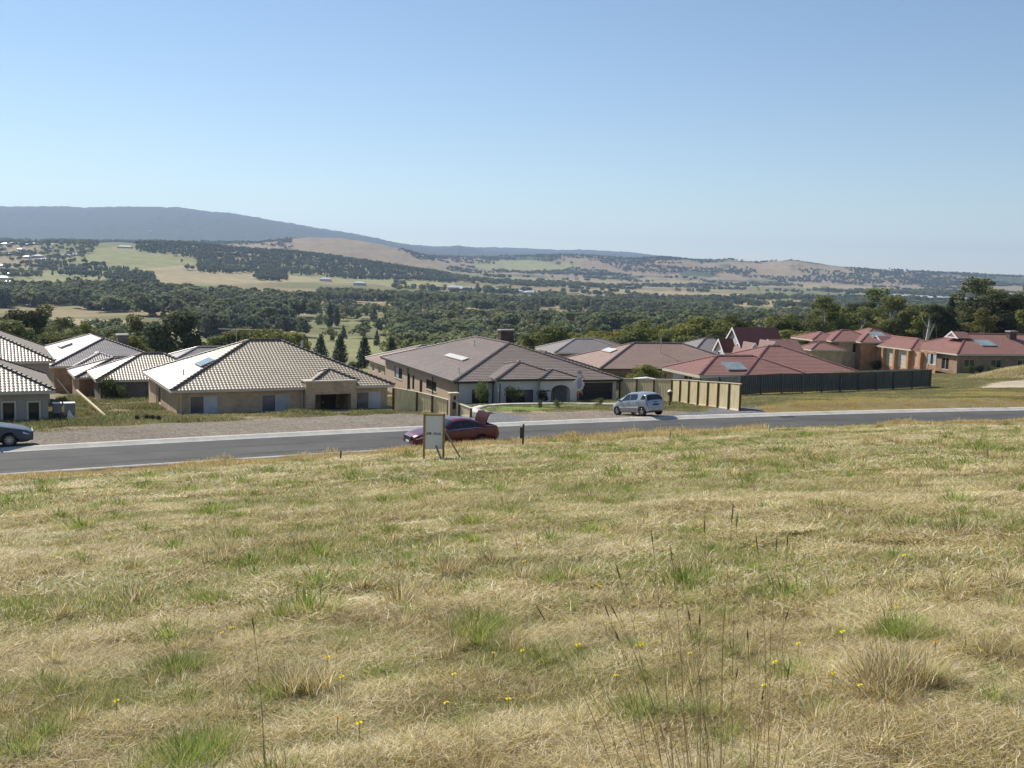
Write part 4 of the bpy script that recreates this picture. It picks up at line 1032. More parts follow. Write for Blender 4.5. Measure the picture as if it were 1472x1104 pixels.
# letterbox and meter post in that fence
lp = G(649, 597)
lb = empty('meter_box_pillar', lp, rad(25), 'squat timber pillar with meter boxes, set into the pale sloping fence', 'pillar')
MB().box(-.3, .3, -.45, -.1, -.2, 1.55).build('pillar_body', rend_tan, lb); MB().box(-.35, .35, -.5, -.05, 1.552, 1.64).build('cap', f_cap, lb); MB().box(-.12, .12, -.50, -.452, .5, 1.0).build('panel', darkp, lb); MB().box(-.05, .12, -.50, -.452, 1.15, 1.4).build('panel', darkp, lb)
fence('pale new paling fence with brown posts, right of the silver car', [b.w(16.2, .3), (13.9, 90.0), (16.5, 74.6)], 1.95, f_pale, f_post, f_cap, 2.3, plinth=f_cap)
dk = [G(1062, 570), G(1180, 564.5), G(1283, 560.3), G(1336, 557)]
dv = (Vector(dk[0]) - Vector(dk[1])).normalized()
fence('long dark grey paling fence in front of the ribbed red roof', [Vector((13.6, 103.5, 0))] + dk + [Vector(dk[3]) + Vector((-3, 11, 0))], 1.8, f_dark, f_dpost, None, 2.7, post_h=.03)
fence('short pale slatted fence beside the blank wall of a taupe house', [G(80, 572) + Vector((0, 6, 0)), G(106, 566) + Vector((0, 5, 0))], 1.3, f_pale, f_post, f_cap, 2.4)
fence('brown paling fence closing the overgrown yard below the brown brick house', [G(88, 563) + Vector((0, 9, 0)), G(131, 562) + Vector((0, 9, 0))], 1.8, mat('brown_paling', (.20, .14, .08), .85, .2), f_post, f_cap, 2.4)
fence('weathered brown fence between the tan brick house and the half hidden house', [b.w(-3.6, 16), b.w(-3.2, 31)], 1.8, mat('brown_paling', (.20, .14, .08), .85, .2), f_post, f_cap, 2.6)

# ------------------------------------------------------------------ cars
tyre = mat('tyre_rubber', (.02, .02, .02), .8, .1); rimm = mat('alloy', (.55, .56, .57), .25, .05, 2, .6, .7); trim = mat('black_trim', (.02, .02, .022), .5, .1, 2, .4)
cglass = glass_mat('car_glass', (.02, .025, .03), .04); red_l = mat('tail_light', (.35, .02, .02), .15, .1, 2, .7); hl_m = mat('headlight_glass', (.6, .62, .64), .1, .1, 2, .8, .2); plate = mat('number_plate', (.65, .65, .6), .5, .05)
def car(label, loc, yaw, spec, paint, group=None):
    """local x from nose (0) to tail (L), y across, z up"""
    L, W, Hh = spec['L'], spec['W'], spec['H']; top = spec['top']; belt = spec['belt']; hw = W / 2
    root = empty('car', loc, yaw, label, 'car', group)
    X0 = L / 2
    def I(t, x): return float(np.interp(x, [p[0] for p in t], [p[1] for p in t]))
    plan = spec.get('plan', [(0, .70), (.08, .80), (.3, .92), (.8, 1), (L - .7, 1), (L - .25, .93), (L - .05, .84), (L, .78)])
    def S(x, t, off=0):
        w = hw * I(plan, x); tp = I(top, x); be = min(I(belt, x), tp - .015); gh = min(1, max(0, (tp - be) / .40))
        zb = I(spec.get('bot', [(0, .30), (.25, .22), (L - .3, .24), (L, .36)]), x)
        wr = w * (.95 - spec.get('tumble', .24) * gh)
        P = [(0, zb), (.88 * w, zb), (.965 * w, zb + .10), (1.0 * w, zb + .28), (.995 * w, (zb + .28 + be) / 2), (.965 * w, be), (wr, tp - .075 * gh - .012), (.72 * wr, tp - .012 * gh), (0, tp)]
        T = [0, .5, .8, 1.3, 2, 3, 4, 4.5, 5.5]
        y = np.interp(t, T, [p[0] for p in P]); z = np.interp(t, T, [p[1] for p in P])
        return Vector((x - X0, y, z))
    nx = int(L / .055); Xs = np.linspace(0, L, nx + 1); Ts = [0, .5, .65, .8, 1.05, 1.3, 1.65, 2, 2.35, 2.7, 3, 3.25, 3.5, 3.75, 4, 4.12, 4.25, 4.5, 4.8, 5.1, 5.5]
    wx = spec['wheels']; wr_ = spec['wr']; ar = wr_ + .045
    mb = MB(); nt_ = len(Ts); pts = {}
    for i, x in enumerate(Xs):
        for j, t in enumerate(Ts):
            p = S(x, t)
            for wc in wx:
                if .45 < t < 2.6:
                    dx = p.x + X0 - wc; dz = p.z - wr_; r = math.hypot(dx, dz)
                    if r < ar + .03 and r > ar - .06 : p.x = wc - X0 + dx / r * ar; p.z = wr_ + dz / r * ar
            pts[i, j] = p
    hide = spec.get('hide', lambda x, t: False)
    for sgn in (1, -1):
        base = len(mb.v)
        for i in range(nx + 1):
            for j in range(nt_): p = pts[i, j]; mb.v.append((p.x, p.y * sgn, p.z))
        for i in range(nx):
            for j in range(nt_ - 1):
                c = (pts[i, j] + pts[i + 1, j + 1]) / 2
                if any(math.hypot(c.x + X0 - wc, c.z - wr_) < ar - .005 for wc in wx) and Ts[j] >= .4: continue
                if hide((Xs[i] + Xs[i + 1]) / 2, (Ts[j] + Ts[j + 1]) / 2): continue
                q = (base + i * nt_ + j, base + (i + 1) * nt_ + j, base + (i + 1) * nt_ + j + 1, base + i * nt_ + j + 1)
                mb.f.append(q if sgn > 0 else q[::-1])
    for i in (0, nx):
        base = len(mb.v); ring = [pts[i, j] for j in range(nt_)]
        mb.poly([(p.x, p.y, p.z) for p in ring] + [(p.x, -p.y, p.z) for p in ring[::-1]][1:-1])
    body = mb.build('body', paint, root, smooth=True)
    md = body.modifiers.new('edges', 'EDGE_SPLIT'); md.split_angle = rad(38)
    def patch(name, m, xr, tr, par=root, both=True, off=.006, nxp=10, ntp=4, shape=None):
        g = MB()
        for sgn in ((1, -1) if both else (1,)):
            b0 = len(g.v)
            for i in range(nxp + 1):
                for j in range(ntp + 1):
                    fj = j / ntp; t = tr[0] + (tr[1] - tr[0]) * fj
                    x0, x1 = (xr if shape is None else shape(fj)); x = x0 + (x1 - x0) * i / nxp
                    p = S(x, t); px_ = S(x + .01, t) - S(x - .01, t); pt_ = S(x, t + .02) - S(x, t - .02)
                    n = px_.cross(pt_); 
                    if n.length > 0: n.normalize()
                    if n.y < -.01 or (abs(n.y) <= .01 and n.z < 0): n = -n
                    p = p + n * off; g.v.append((p.x, p.y * sgn, p.z))
            for i in range(nxp):
                for j in range(ntp):
                    q = (b0 + i * (ntp + 1) + j, b0 + (i + 1) * (ntp + 1) + j, b0 + (i + 1) * (ntp + 1) + j + 1, b0 + i * (ntp + 1) + j + 1)
                    g.f.append(q if sgn > 0 else q[::-1])
        return g.build(name, m, par, smooth=True)
    for nm, m_, xr, tr, kw in spec['patches']: patch(nm, m_, xr, tr, **kw)
    # doors: shut lines as thin dark strips plus handles
    for (x0, x1) in spec['doors']:
        patch('door_seam', trim, (x1 - .012, x1 + .012), (.9, 3.0), nxp=1, ntp=8, off=.004)
        for sgn in (1, -1):
            p = S(x1 - .22, 2.6); MB().obox((p.x - .09, sgn * (p.y + .015), p.z), (p.x + .09, sgn * (p.y + .015), p.z), .03, .03).build('door_handle', paint, root)
    for sgn in (1, -1):
        mx_ = spec['mirror']; p = S(mx_, 3.1)
        MB().prism([(p.x - .05, sgn * (p.y + .02), p.z - .02), (p.x + .07, sgn * (p.y + .02), p.z - .03), (p.x + .08, sgn * (p.y + .02), p.z + .09), (p.x + .02, sgn * (p.y + .02), p.z + .12)], (0, sgn * .17, 0)).build('wing_mirror', spec.get('mirror_mat', paint), root)
        for wc in wx:
            c = (wc - X0, sgn * (hw - .12), wr_); r = wr_
            MB().lathe([(ar + .01, -.30), (ar + .01, .10)], 20, 'y', (c[0], sgn * (hw - .14) - (0 if sgn > 0 else -.2) * 0 , c[2])).build('wheel_arch_liner', trim, root) if False else None
            tw = MB().lathe([(r * .60, -.11), (r * .97, -.11), (r, -.085), (r, .085), (r * .97, .11), (r * .62, .105), (r * .60, .06)], 28, 'y', c).build('wheel', tyre, root, smooth=False)
            g = MB(); s = sgn
            g.lathe([(r * .64, s * .10), (r * .60, s * .112), (r * .585, s * .06), (r * .58, s * .02)], 24, 'y', c)
            g.lathe([(0, s * .075), (r * .17, s * .075), (r * .17, s * .04)], 12, 'y', c)
            for k in range(spec.get('spokes', 5)):
                t = 2 * math.pi * k / spec.get('spokes', 5) + .3; dx, dz = math.cos(t), math.sin(t)
                g.obox((c[0] + dx * r * .1, c[1] + s * .07, c[2] + dz * r * .1), (c[0] + dx * r * .6, c[1] + s * .07, c[2] + dz * r * .6), r * spec.get('sw', .16), .03, up=(0, 1, 0))
            g.build('rim', rimm, tw)
            MB().lathe([(0, s * .0), (r * .6, s * .0)], 16, 'y', c).build('brake_disc', trim, tw)
    m = MB(); m.box(-L / 2 + .35, L / 2 - .35, -hw + .25, hw - .25, .2, .62); m.build('underbody', trim, root)
    for wc in wx: MB().box(wc - X0 - ar, wc - X0 + ar, -hw + .05, hw - .05, .45, .66).build('arch_liner', trim, root) if False else None
    for (nm, m_, bxs) in spec.get('boxes', []):
        g = MB()
        for q in bxs: g.box(q[0] - X0, q[1] - X0, *q[2:])
        g.build(nm, m_, root)
    root['_S'] = 0
    del root['_S']
    return root, S, X0
# silver hatchback
silver = mat('silver_paint', (.36, .375, .39), .28, .03, 2, .5, .45, coat=.6)
sp_h = dict(L=3.62, W=1.72, H=1.58, wr=.30, wheels=(.66, 3.08), tumble=.20, mirror=1.02, mirror_mat=silver, spokes=5, sw=.24,
    top=[(0, .52), (.06, .66), (.35, .83), (.70, 1.0), (1.05, 1.22), (1.45, 1.47), (1.8, 1.565), (2.3, 1.595), (2.9, 1.56), (3.30, 1.46), (3.42, 1.36), (3.58, .98), (3.62, .60)],
    belt=[(0, .5), (.7, .90), (1.0, .97), (2.0, 1.0), (2.9, 1.06), (3.5, 1.08), (3.62, .6)],
    bot=[(0, .30), (.25, .20), (3.3, .22), (3.62, .34)],
    plan=[(0, .72), (.08, .82), (.3, .93), (.7, 1), (2.9, 1), (3.35, .96), (3.55, .90), (3.62, .84)],
    doors=[(.95, 1.95), (1.95, 2.85)], patches=[
    ('side_window', cglass, None, (3.06, 3.90), dict(shape=lambda f: (1.0 + .52 * f, 1.93))), ('side_window', cglass, None, (3.08, 3.88), dict(shape=lambda f: (1.98, 2.62 + .22 * f - .25 * f * f))),
    ('windscreen', cglass, None, (4.1, 5.5), dict(shape=lambda f: (.84, 1.55), off=.008)),
    ('rear_window', glass_mat('tinted_glass', (.012, .012, .014), .08), None, (3.08, 3.86), dict(shape=lambda f: (2.98 + .1 * f, 3.44 - .1 * f))),
    ('rear_window', glass_mat('tinted_glass', (.012, .012, .014), .08), None, (3.9, 5.5), dict(shape=lambda f: (3.36, 3.545), off=.01)),
    ('tail_light', red_l, (3.48, 3.60), (1.95, 2.85), dict()), ('side_strip', mat('pale_strip', (.75, .76, .77), .3, .02, 2, .6), (.95, 2.75), (1.45, 1.62), dict(off=.012, ntp=1)),
    ('headlight', hl_m, (.10, .42), (2.4, 2.95), dict())],
    boxes=[('number_plate', trim, [(3.60, 3.632, -.26, .26, .70, .80)]), ('bumper', silver, [(3.50, 3.68, -.70, .70, .36, .56)]), ('door_handle', trim, [(3.60, 3.65, -.12, .12, .90, .94)])])
w_rl = G(916, 598.7); w_fl = G(885, 590.8)
fd = (Vector((w_fl.x, w_fl.y)) - Vector((w_rl.x, w_rl.y))).normalized()
yaw_f = rad(127); fd = Vector((math.cos(yaw_f), math.sin(yaw_f)))
yaw = yaw_f + math.pi                      # local +x points to the tail
cc = Vector((w_rl.x + .38, w_rl.y)) + fd * 1.27 + Vector((fd.y, -fd.x)) * .72
zc = (H(cc.x, cc.y) + w_rl.z) / 2
cr = car('small silver hatchback parked nose-down on the far verge beside the pale fence', (cc.x, cc.y, max(zc, ROAD_Z + .1 - .0)), yaw, sp_h, silver)
zf, zr_ = H(*(cc + fd * 1.2)), max(H(*(cc - fd * 1.2)), ROAD_Z + .08)
cr[0].rotation_euler = (0, math.atan2(zf - zr_, 2.4), yaw); cr[0].location.z = (zf + zr_) / 2
print('silver yaw', math.degrees(yaw_f), cc, zf, zr_)
# maroon sedan with the boot open
maroon = mat('maroon_paint', (.13, .011, .027), .3, .04, 2, .5, .1, coat=.5)
SL = 4.85
def sedan_spec(paint, op):
    return dict(L=SL, W=1.84, H=1.48, wr=.325, wheels=(.98, 3.73), tumble=.26, mirror=1.62, spokes=7 if op else 10, sw=.12,
    top=[(0, .50), (.05, .66), (.25, .76), (.8, .88), (1.35, .97), (1.55, 1.05), (2.15, 1.39), (2.5, 1.46), (2.9, 1.475), (3.3, 1.43), (3.7, 1.27), (4.05, 1.10), (4.6, 1.08), (4.78, 1.02), (4.85, .62)],
    belt=[(0, .48), (.4, .70), (1.4, .90), (2.5, .96), (4.0, 1.02), (4.7, 1.0), (4.85, .6)],
    doors=[(1.5, 2.55), (2.55, 3.5)], patches=[
    ('side_window', cglass, None, (3.08, 3.88), dict(shape=lambda f: (1.66 + .50 * f, 2.55))), ('side_window', cglass, None, (3.08, 3.88), dict(shape=lambda f: (2.62, 3.32 - .02 * f))),
    ('side_window', cglass, None, (3.12, 3.80), dict(shape=lambda f: (3.38, 3.78 - .30 * f), ntp=2)),
    ('windscreen', cglass, None, (4.1, 5.5), dict(shape=lambda f: (1.50, 2.16), off=.008)), ('rear_window', cglass, None, (4.1, 5.5), dict(shape=lambda f: (3.42, 3.98), off=.008)),
    ('headlight', hl_m, (.05, .42), (2.05, 2.85), dict()), ('tail_light', red_l, (4.62, 4.83), (2.2, 2.85), dict()),
    ('chrome_strip', rimm, (1.68, 3.75), (3.0, 3.06), dict(off=.012, ntp=1))],
    boxes=[('grille', trim, [(-.03, .03, -.42, .42, .42, .62)]), ('number_plate', plate, [(-.05, -.031, -.2, .2, .33, .43)]), ('grille_bar', rimm, [(-.045, .02, -.44, .44, .625, .66)]), ('bumper', paint, [(-.02, .12, -.66, .66, .28, .42)])])
sp = sedan_spec(maroon, True)
sp['hide'] = lambda x, t: 4.08 < x < 4.74 and t > 4.3
rc = G(652, 645); X0r = -5.95
pr = road_pt(X0r, -RW + .32); sl = float(Yfs(X0r)); ang_r = math.atan(sl)
cs, S, X0 = car('maroon sedan with its boot lid raised, parked on this side of the road', (pr.x, pr.y, ROAD_Z + .04), ang_r + rad(1.5), sp, maroon)
# open boot: lid, hinges and dark inside
m = MB(); hx = 4.08 - X0; hz = 1.10
n = 8; ta = rad(72)
def lidp(u, y, th=0):    # u along the lid from the hinge
    c = .05 * math.sin(math.pi * min(u, .62) / .62)
    if u <= .62: a_, r_ = u, c
    else: a_, r_ = .62 + (u - .62) * .25, -(u - .62)
    xx, zz = a_, r_ + th
    return (hx + xx * math.cos(ta) - zz * math.sin(ta), y, hz + xx * math.sin(ta) + zz * math.cos(ta))
us = [0, .15, .3, .45, .58, .62, .75, .95]; ys = [-.66, -.62, -.3, 0, .3, .62, .66]
for th in (0.0, -.05):
    i0 = len(m.v)
    for u in us:
        for y in ys: m.v.append(lidp(u, y * (1 - .06 * max(0, u - .5)), th))
    for i in range(len(us) - 1):
        for j in range(len(ys) - 1):
            q = (i0 + i * len(ys) + j, i0 + (i + 1) * len(ys) + j, i0 + (i + 1) * len(ys) + j + 1, i0 + i * len(ys) + j + 1); m.f.append(q if th == 0 else q[::-1])
nl = len(us) * len(ys)
edge = [i * len(ys) for i in range(len(us))] + [(len(us) - 1) * len(ys) + j for j in range(1, len(ys))] + [i * len(ys) + len(ys) - 1 for i in range(len(us) - 2, -1, -1)] + [j for j in range(len(ys) - 2, 0, -1)]
for k in range(len(edge)): a_, b_ = edge[k], edge[(k + 1) % len(edge)]; m.f.append((a_, b_, b_ + nl, a_ + nl))
lid = m.build('boot_lid', mat('maroon_lid', (.04, .005, .010), .8, .05, 2, .15), cs)  # lid maroon darkened and dulled below the body paint to offset sun glare
cs.scale = (1.03, 1.02, 1.03)
m = MB(); p = lidp(.8, 0, .012); m.box(p[0] - .02, p[0] + .02, -.2, .2, p[2] - .05, p[2] + .05); m.build('number_plate', plate, lid)
m = MB()
for y in (-.55, .55): m.tube([(hx - .05, y, hz - .05), (hx + .1, y, hz + .02), lidp(.25, y, -.03)], .02, 5)
m.build('hinge', trim, cs)
m = MB(); m.box(4.10 - X0, 4.72 - X0, -.68, .68, .62, .66); m.box(4.10 - X0, 4.13 - X0, -.68, .68, .66, 1.06); m.box(4.13 - X0, 4.72 - X0, -.70, -.68, .66, 1.02); m.box(4.13 - X0, 4.72 - X0, .68, .70, .66, 1.02); m.build('boot_interior', trim, cs)
# blue grey car at the left edge (only its nose is in the frame)
blue = mat('blue_grey_paint', (.085, .092, .105), .35)
sb = sedan_spec(blue, False); wpt = G(11, 630.5)
pb = None
s0 = min(np.arange(-40, -10, .05), key=lambda x: abs(proj_np(*[np.array([q]) for q in (road_pt(x, 2.7).x, road_pt(x, 2.7).y, ROAD_Z + .4)])[0][0] - 6))
pw = road_pt(float(s0), 2.7); ang_b = math.atan(float(Yfs(s0))) + math.pi + rad(-3)
dirn = Vector((math.cos(ang_b), math.sin(ang_b), 0))        # nose -> tail
ctr = Vector((pw.x, pw.y, 0)) + dirn * (SL / 2 - .98) + Vector((dirn.y, -dirn.x, 0)) * 0.8 * -1
bc, _, _ = car('blue grey sedan, only its nose in view, parked on the gravel verge', (ctr.x, ctr.y, H(ctr.x, ctr.y) + .01), ang_b, sb, blue)
bc.rotation_euler[1] = 0; bc.scale = (1.1, 1.1, 1.12)
print('blue', pw, ctr)

# ------------------------------------------------------------------ site sign, stakes, ornament
timber = mat('sign_timber', (.36, .24, .10), .8, .2, 4, .2); grey_t = mat('weathered_timber', (.30, .27, .25), .85, .2, 4, .2)
sg = G(609, 663); sg2 = G(637.5, 661)
dxy = (Vector(sg2) - Vector(sg)); ang_s = math.atan2(dxy.y, dxy.x)
Ssc = sg.y / F
wS = 28.5 * Ssc; hb, ht = (663 - 645) * Ssc, (663 - 593.5) * Ssc
sn = empty('site_sign', sg, rad(6), 'blank white board with a dark strip across, on a timber frame propped by stakes', 'sign')
for x in (0, wS): MB().box(x - .045, x + .045, -.04, .04, -.4, ht + (.02 if x == 0 else .03)).build('post', timber, sn)
MB().box(.046, wS - .046, -.035, .035, ht - .07, ht).build('rail', timber, sn)
brd = MB().box(.046, wS - .046, -.012, .012, hb + .0, ht - .071).build('board', mat('sign_board', (.78, .77, .74), .55, .05, 1.2, .3), sn)
m = MB(); zc_ = hb + (ht - hb) * .42; x = .1; random.seed(3)
m.box(.046, wS - .046, -.016, -.0125, zc_ - .012, zc_ - .004)
while x < wS - .16:
    if abs(x - wS * .42) > .05:
        hq = random.choice([.07, .09, .08]); m.box(x, x + .022, -.017, -.0125, zc_, zc_ + hq)
        if random.random() < .7: m.box(x + .022, x + .04, -.017, -.0125, zc_ + (hq - .02 if random.random() < .5 else 0), zc_ + (hq if random.random() < .5 else .02) + .001)
    x += .05
m.build('lettering', trim, brd)
MB().obox((wS + .02, .05, ht * .66), (wS + .85, -.15, -.05), .06, .05).build('brace', grey_t, sn)
MB().obox((wS * .6, -.06, hb + .15), (wS + .1, -.85, -.25), .06, .05).build('brace', grey_t, sn)
MB().box(wS - .25, wS + .35, -.7, -.55, -.15, .22).build('base_board', grey_t, sn)
def stake(px, py, hpx, label, m_, w=.06, cat='stake', top=None):
    g = G(px, py); h = hpx * g.y / F
    o = MB().obox((0, 0, -.2), (random.uniform(-.02, .02), 0, h), w, w, up=(0, 1, 0)).build('stake', m_, None, loc=g); tag(o, label, cat)
    if top: MB().box(-.16, -.02, -.03, .03, h * .35, h * .85).build('tag_board', m_, o)
    return o
stake(751.5, 641, 32, 'dark wooden stake with a short side board, standing right of the maroon sedan', mat('dark_timber', (.07, .06, .045), .9, .2), .09, top=True)
stake(489.5, 662, 14, 'small brown stake on the grass near the kerb, left of the white board', mat('dark_timber', (.07, .06, .045), .9, .2), .06)
stake(963, 634, 16, 'thin grey stake in the grass below the silver hatchback', grey_t, .05)
stake(1105, 621, 10, 'short pale marker peg in the verge grass below the dark rock driveway', mat('peg_white', (.6, .58, .52), .7), .07)
# stork cut-out on a pole announcing a birth
st = b.w(q0 + 2.95, -2.9); st.z = H(st.x, st.y)
sk = empty('stork_sign', st, rad(8), 'tall stork shaped board with cap and orange legs, on a pole by the arched porch', 'sign')
k = st.y / F
stw = mat('stork_white', (.60, .59, .60), .6, .05); stp = mat('stork_lilac', (.34, .30, .42), .6, .08); sto = mat('stork_orange', (.50, .20, .06), .6); sty = mat('stork_yellow', (.55, .45, .12), .6)
def flat(name, pts, m_, par, y=0, t=.03): return MB().prism([(p[0] * k, y, p[1] * k) for p in pts], (0, t, 0)).build(name, m_, par)
MB().box(-.03, .03, .035, .08, -.2, 1.6).build('pole', grey_t, sk)
flat('bird_body', [(-3, 17), (2, 16.5), (6, 19), (7.5, 24), (6.5, 29), (5, 33), (2, 34), (1, 38), (2, 42), (0, 44), (-3, 42), (-3, 36), (-5, 32), (-8, 29), (-8.5, 23), (-6.5, 19)], stw, sk)
flat('waistcoat', [(-2, 20), (3, 19.5), (4.5, 24), (3.5, 33), (-1, 34), (-3, 28)], stp, sk, -.012, .01)
flat('cap', [(-3.5, 42), (3.5, 41), (4.5, 44), (1, 46.5), (-2, 46)], stp, sk, -.014, .05)
flat('beak', [(2, 41), (2.5, 38.5), (9, 33), (9.5, 34), (4, 40.5)], sty, sk, -.01, .04)
flat('legs', [(-2, 16.8), (5.5, 17), (6.5, 11), (5, 10.5), (4.3, 14), (1, 14), (.8, 8), (-.6, 8), (-.6, 13), (-3, 13)], sto, sk, .001, .03)
flat('wing', [(3, 20), (8.5, 25), (7.5, 30), (6.5, 29), (6.3, 25), (3, 22)], stw, sk, -.02, .012)

# ------------------------------------------------------------------ odds and ends in the yards
p0 = G(152, 600); p1 = PY(110, 561, G(125, 585).y); p1.z = max(p1.z, H(p1.x, p1.y) + .5)
tag(MB().obox((0, 0, .08), tuple(Vector(p1) - Vector(p0)), .14, .12).build('timber_beam', mat('beam_pale', (.60, .50, .30), .8, .1, 2), None, loc=p0), 'long pale timber beam lying down the overgrown yard beside the garage', 'beam')
p0 = G(104, 574); p1 = G(82, 572); tag(MB().obox((0, 0, .1), tuple(Vector((p1.x - p0.x, p1.y - p0.y, p1.z - p0.z + 1.9))), .12, .1).build('timber_prop', mat('dark_timber', (.07, .06, .045), .9, .2), None, loc=p0), 'dark timber prop leaning against the short slatted fence', 'prop')
wl = l1.w(l1.W - .1, 1.3)
hw_ = empty('hot_water_unit', (wl.x, wl.y, l1.zg), l1.ang, 'grey hot water unit on a stand outside the taupe house nearest the road', 'water heater')
MB().box(0, .55, 0, .8, .7, 1.35).build('tank_cover', mat('cover_grey', (.22, .22, .21), .6), hw_); MB().box(.05, .5, .05, .75, -.3, .698).build('stand', darkp, hw_); MB().box(-.02, .57, -.02, .82, 1.352, 1.38).build('lid', white, hw_)
wl = l1.w(l1.W + .62, 1.6)
ac = empty('air_conditioner', (wl.x, wl.y, l1.zg), l1.ang, 'boxy grey air conditioner with white lid beside the taupe hot water unit', 'air conditioner')
MB().box(0, .7, 0, .8, .55, 1.3).build('casing', mat('cover_grey', (.22, .22, .21), .6), ac); MB().box(.1, .6, .1, .7, -.3, .548).build('stand', darkp, ac); MB().box(-.02, .72, -.02, .82, 1.302, 1.33).build('lid', white, ac)
wl = l1.w(l1.W + .5, .6)
tag(MB().prism([(0, 0, -.3), (1.15, 0, -.3), (.35, 0, 1.0)], (.0, .05, 0)).build('white_board', white, None, loc=(wl.x, wl.y, l1.zg), rz=l1.ang), 'white triangular board leaning by the air conditioner of the taupe house', 'board')
# curved concrete edging round the front lawn of the rendered house
edge_px = [(752, 581.6), (720, 582.4), (695, 584.5), (683, 588), (686, 592), (700, 594)]
pts = [G(*q) for q in [(900, 583), (860, 581.2), (800, 581)] + edge_px]
V = []; Fq = []
for i, p in enumerate(pts):
    d = (Vector(pts[min(i + 1, len(pts) - 1)]) - Vector(pts[max(i - 1, 0)])).normalized(); s = Vector((-d.y, d.x, 0)).normalized()
    for w_, z_ in ((-.35, -.1), (-.35, .10), (.35, .10), (.35, -.1)): V.append((p.x + s.x * w_, p.y + s.y * w_, H(p.x, p.y) + z_))
for i in range(len(pts) - 1):
    for j in range(3): Fq.append((i * 4 + j, i * 4 + j + 1, i * 4 + 5 + j, i * 4 + 4 + j))
tag(link('garden_edging', mesh_np('garden_edging', V, Fq, mat('edging_concrete', (.5, .48, .44), .9, .1))), kind='structure')
# drain cover on the road and a white shelter behind the fences
tag(MB().box(-.5, .5, -.25, .25, -.02, .02).build('drain_cover', trim, None, loc=(*road_pt(float(np.interp(1119, [1029, 1143], [13.79, 19.83])), -.9)[:2], ROAD_Z + .02), rz=ang_r - .1), 'dark drain grate at the far edge of the road before the dark rock driveway', 'drain')

lb_p = (12.6, 82.5); lbz = H(*lb_p)
lbx = empty('letterbox', (*lb_p, lbz), rad(95), 'pale topped letterbox on a dark post at the silver car\'s right side', 'letterbox')
MB().box(-.05, .05, -.05, .05, -.2, .9).build('post', darkp, lbx); MB().box(-.2, .2, -.16, .16, .901, 1.18).build('box', darkp, lbx); MB().prism([(-.24, -.2, 1.182), (-.24, .2, 1.182), (-.24, 0, 1.33)], (.48, 0, 0)).build('lid', cream, lbx)
tq = G(622, 592.5); hr = empty('hose_reel', tq, rad(60), 'small teal and white hose reel at the foot of the pale sloping fence', 'hose reel')
MB().lathe([(.10, -.10), (.26, -.10), (.26, -.07), (.12, -.06), (.12, .06), (.26, .07), (.26, .10), (.10, .10)], 14, 'y', (0, 0, .45)).build('reel', white, hr); MB().lathe([(.13, -.055), (.22, -.05), (.22, .05), (.13, .055)], 14, 'y', (0, 0, .45)).build('hose', mat('teal_plastic', (.03, .22, .20), .4), hr)
MB().box(-.2, .2, -.12, .12, -.05, .16).build('base', darkp, hr)
wq = PY(928, 545, 100); tag(MB().prism([(-1.1, 0, -.25), (.2, 0, -.1), (1.6, 0, -.35), (.9, 0, -.42), (-.8, 0, -.42)], (0, .9, 0)).build('boat_cover', white, None, loc=(wq.x, 100, wq.z + .25)), 'white pointed cover peeping over the pale fence right of the garage', 'cover')
sq = g_.w(5.6, -.9); tag(MB().box(0, 4.2, -.5, .5, -.15, .14).build('paving_slab', conc, None, loc=(sq.x, sq.y, H(sq.x, sq.y)), rz=g_.ang), kind='structure')
# ------------------------------------------------------------------ trees
leafm = attr_mat('leaves', .75, .15, .40, .22, .012)
barkm = mat('bark_grey', (.20, .165, .13), .9, .25, 3, .1); barkw = mat('bark_white', (.48, .45, .40), .8, .2, 3, .1)
def crown_mesh(name, lobes, n, size, base, tip, seed=0, flat=.0, droop=0.0, cone=False):
    """leaf clumps spread over and through lobes [(x,y,z,rx,ry,rz,weight)]"""
    r = np.random.default_rng(seed); L = np.array(lobes, float)
    w = L[:, 6] / L[:, 6].sum(); k = r.choice(len(L), n, p=w)
    d = r.normal(size=(n, 3)); d /= np.linalg.norm(d, axis=1)[:, None]
    rr = 1 - np.abs(r.normal(0, .17, n)); rr = np.clip(rr, .25, 1.08)
    # lumpy surface
    lump = 1 + .16 * np.sin(d[:, 0] * 5 + k) * np.cos(d[:, 1] * 6 + 2 * k) + .10 * np.sin(d[:, 2] * 9 + 3 * k)
    P = L[k, :3] + d * L[k, 3:6] * (rr * lump)[:, None]
    nrm = d / L[k, 3:6]; nrm /= np.linalg.norm(nrm, axis=1)[:, None]
    nrm = nrm + r.normal(0, .55, (n, 3)); nrm[:, 2] += .25; nrm /= np.linalg.norm(nrm, axis=1)[:, None]
    a = np.cross(nrm, r.normal(size=(n, 3))); a /= np.linalg.norm(a, axis=1)[:, None] + 1e-9
    b = np.cross(nrm, a); s = size * r.uniform(.6, 1.35, n)
    a = a * s[:, None]; b = b * (s * r.uniform(.45, .8, n))[:, None]
    bend = nrm * (s * .25)[:, None]
    V = np.stack([P - a, P - b * 1.0 - bend * .4, P + a, P + b - bend * .4], 1).reshape(-1, 3)
    Fq = np.arange(4 * n).reshape(n, 4)
    t = np.clip(r.normal(.5, .28, n) , 0, 1)[:, None]
    c = np.array(base) * (1 - t) + np.array(tip) * t; c = c * r.uniform(.8, 1.2, (n, 1))
    return mesh_np(name, V, Fq, leafm, np.repeat(c, 4, 0))
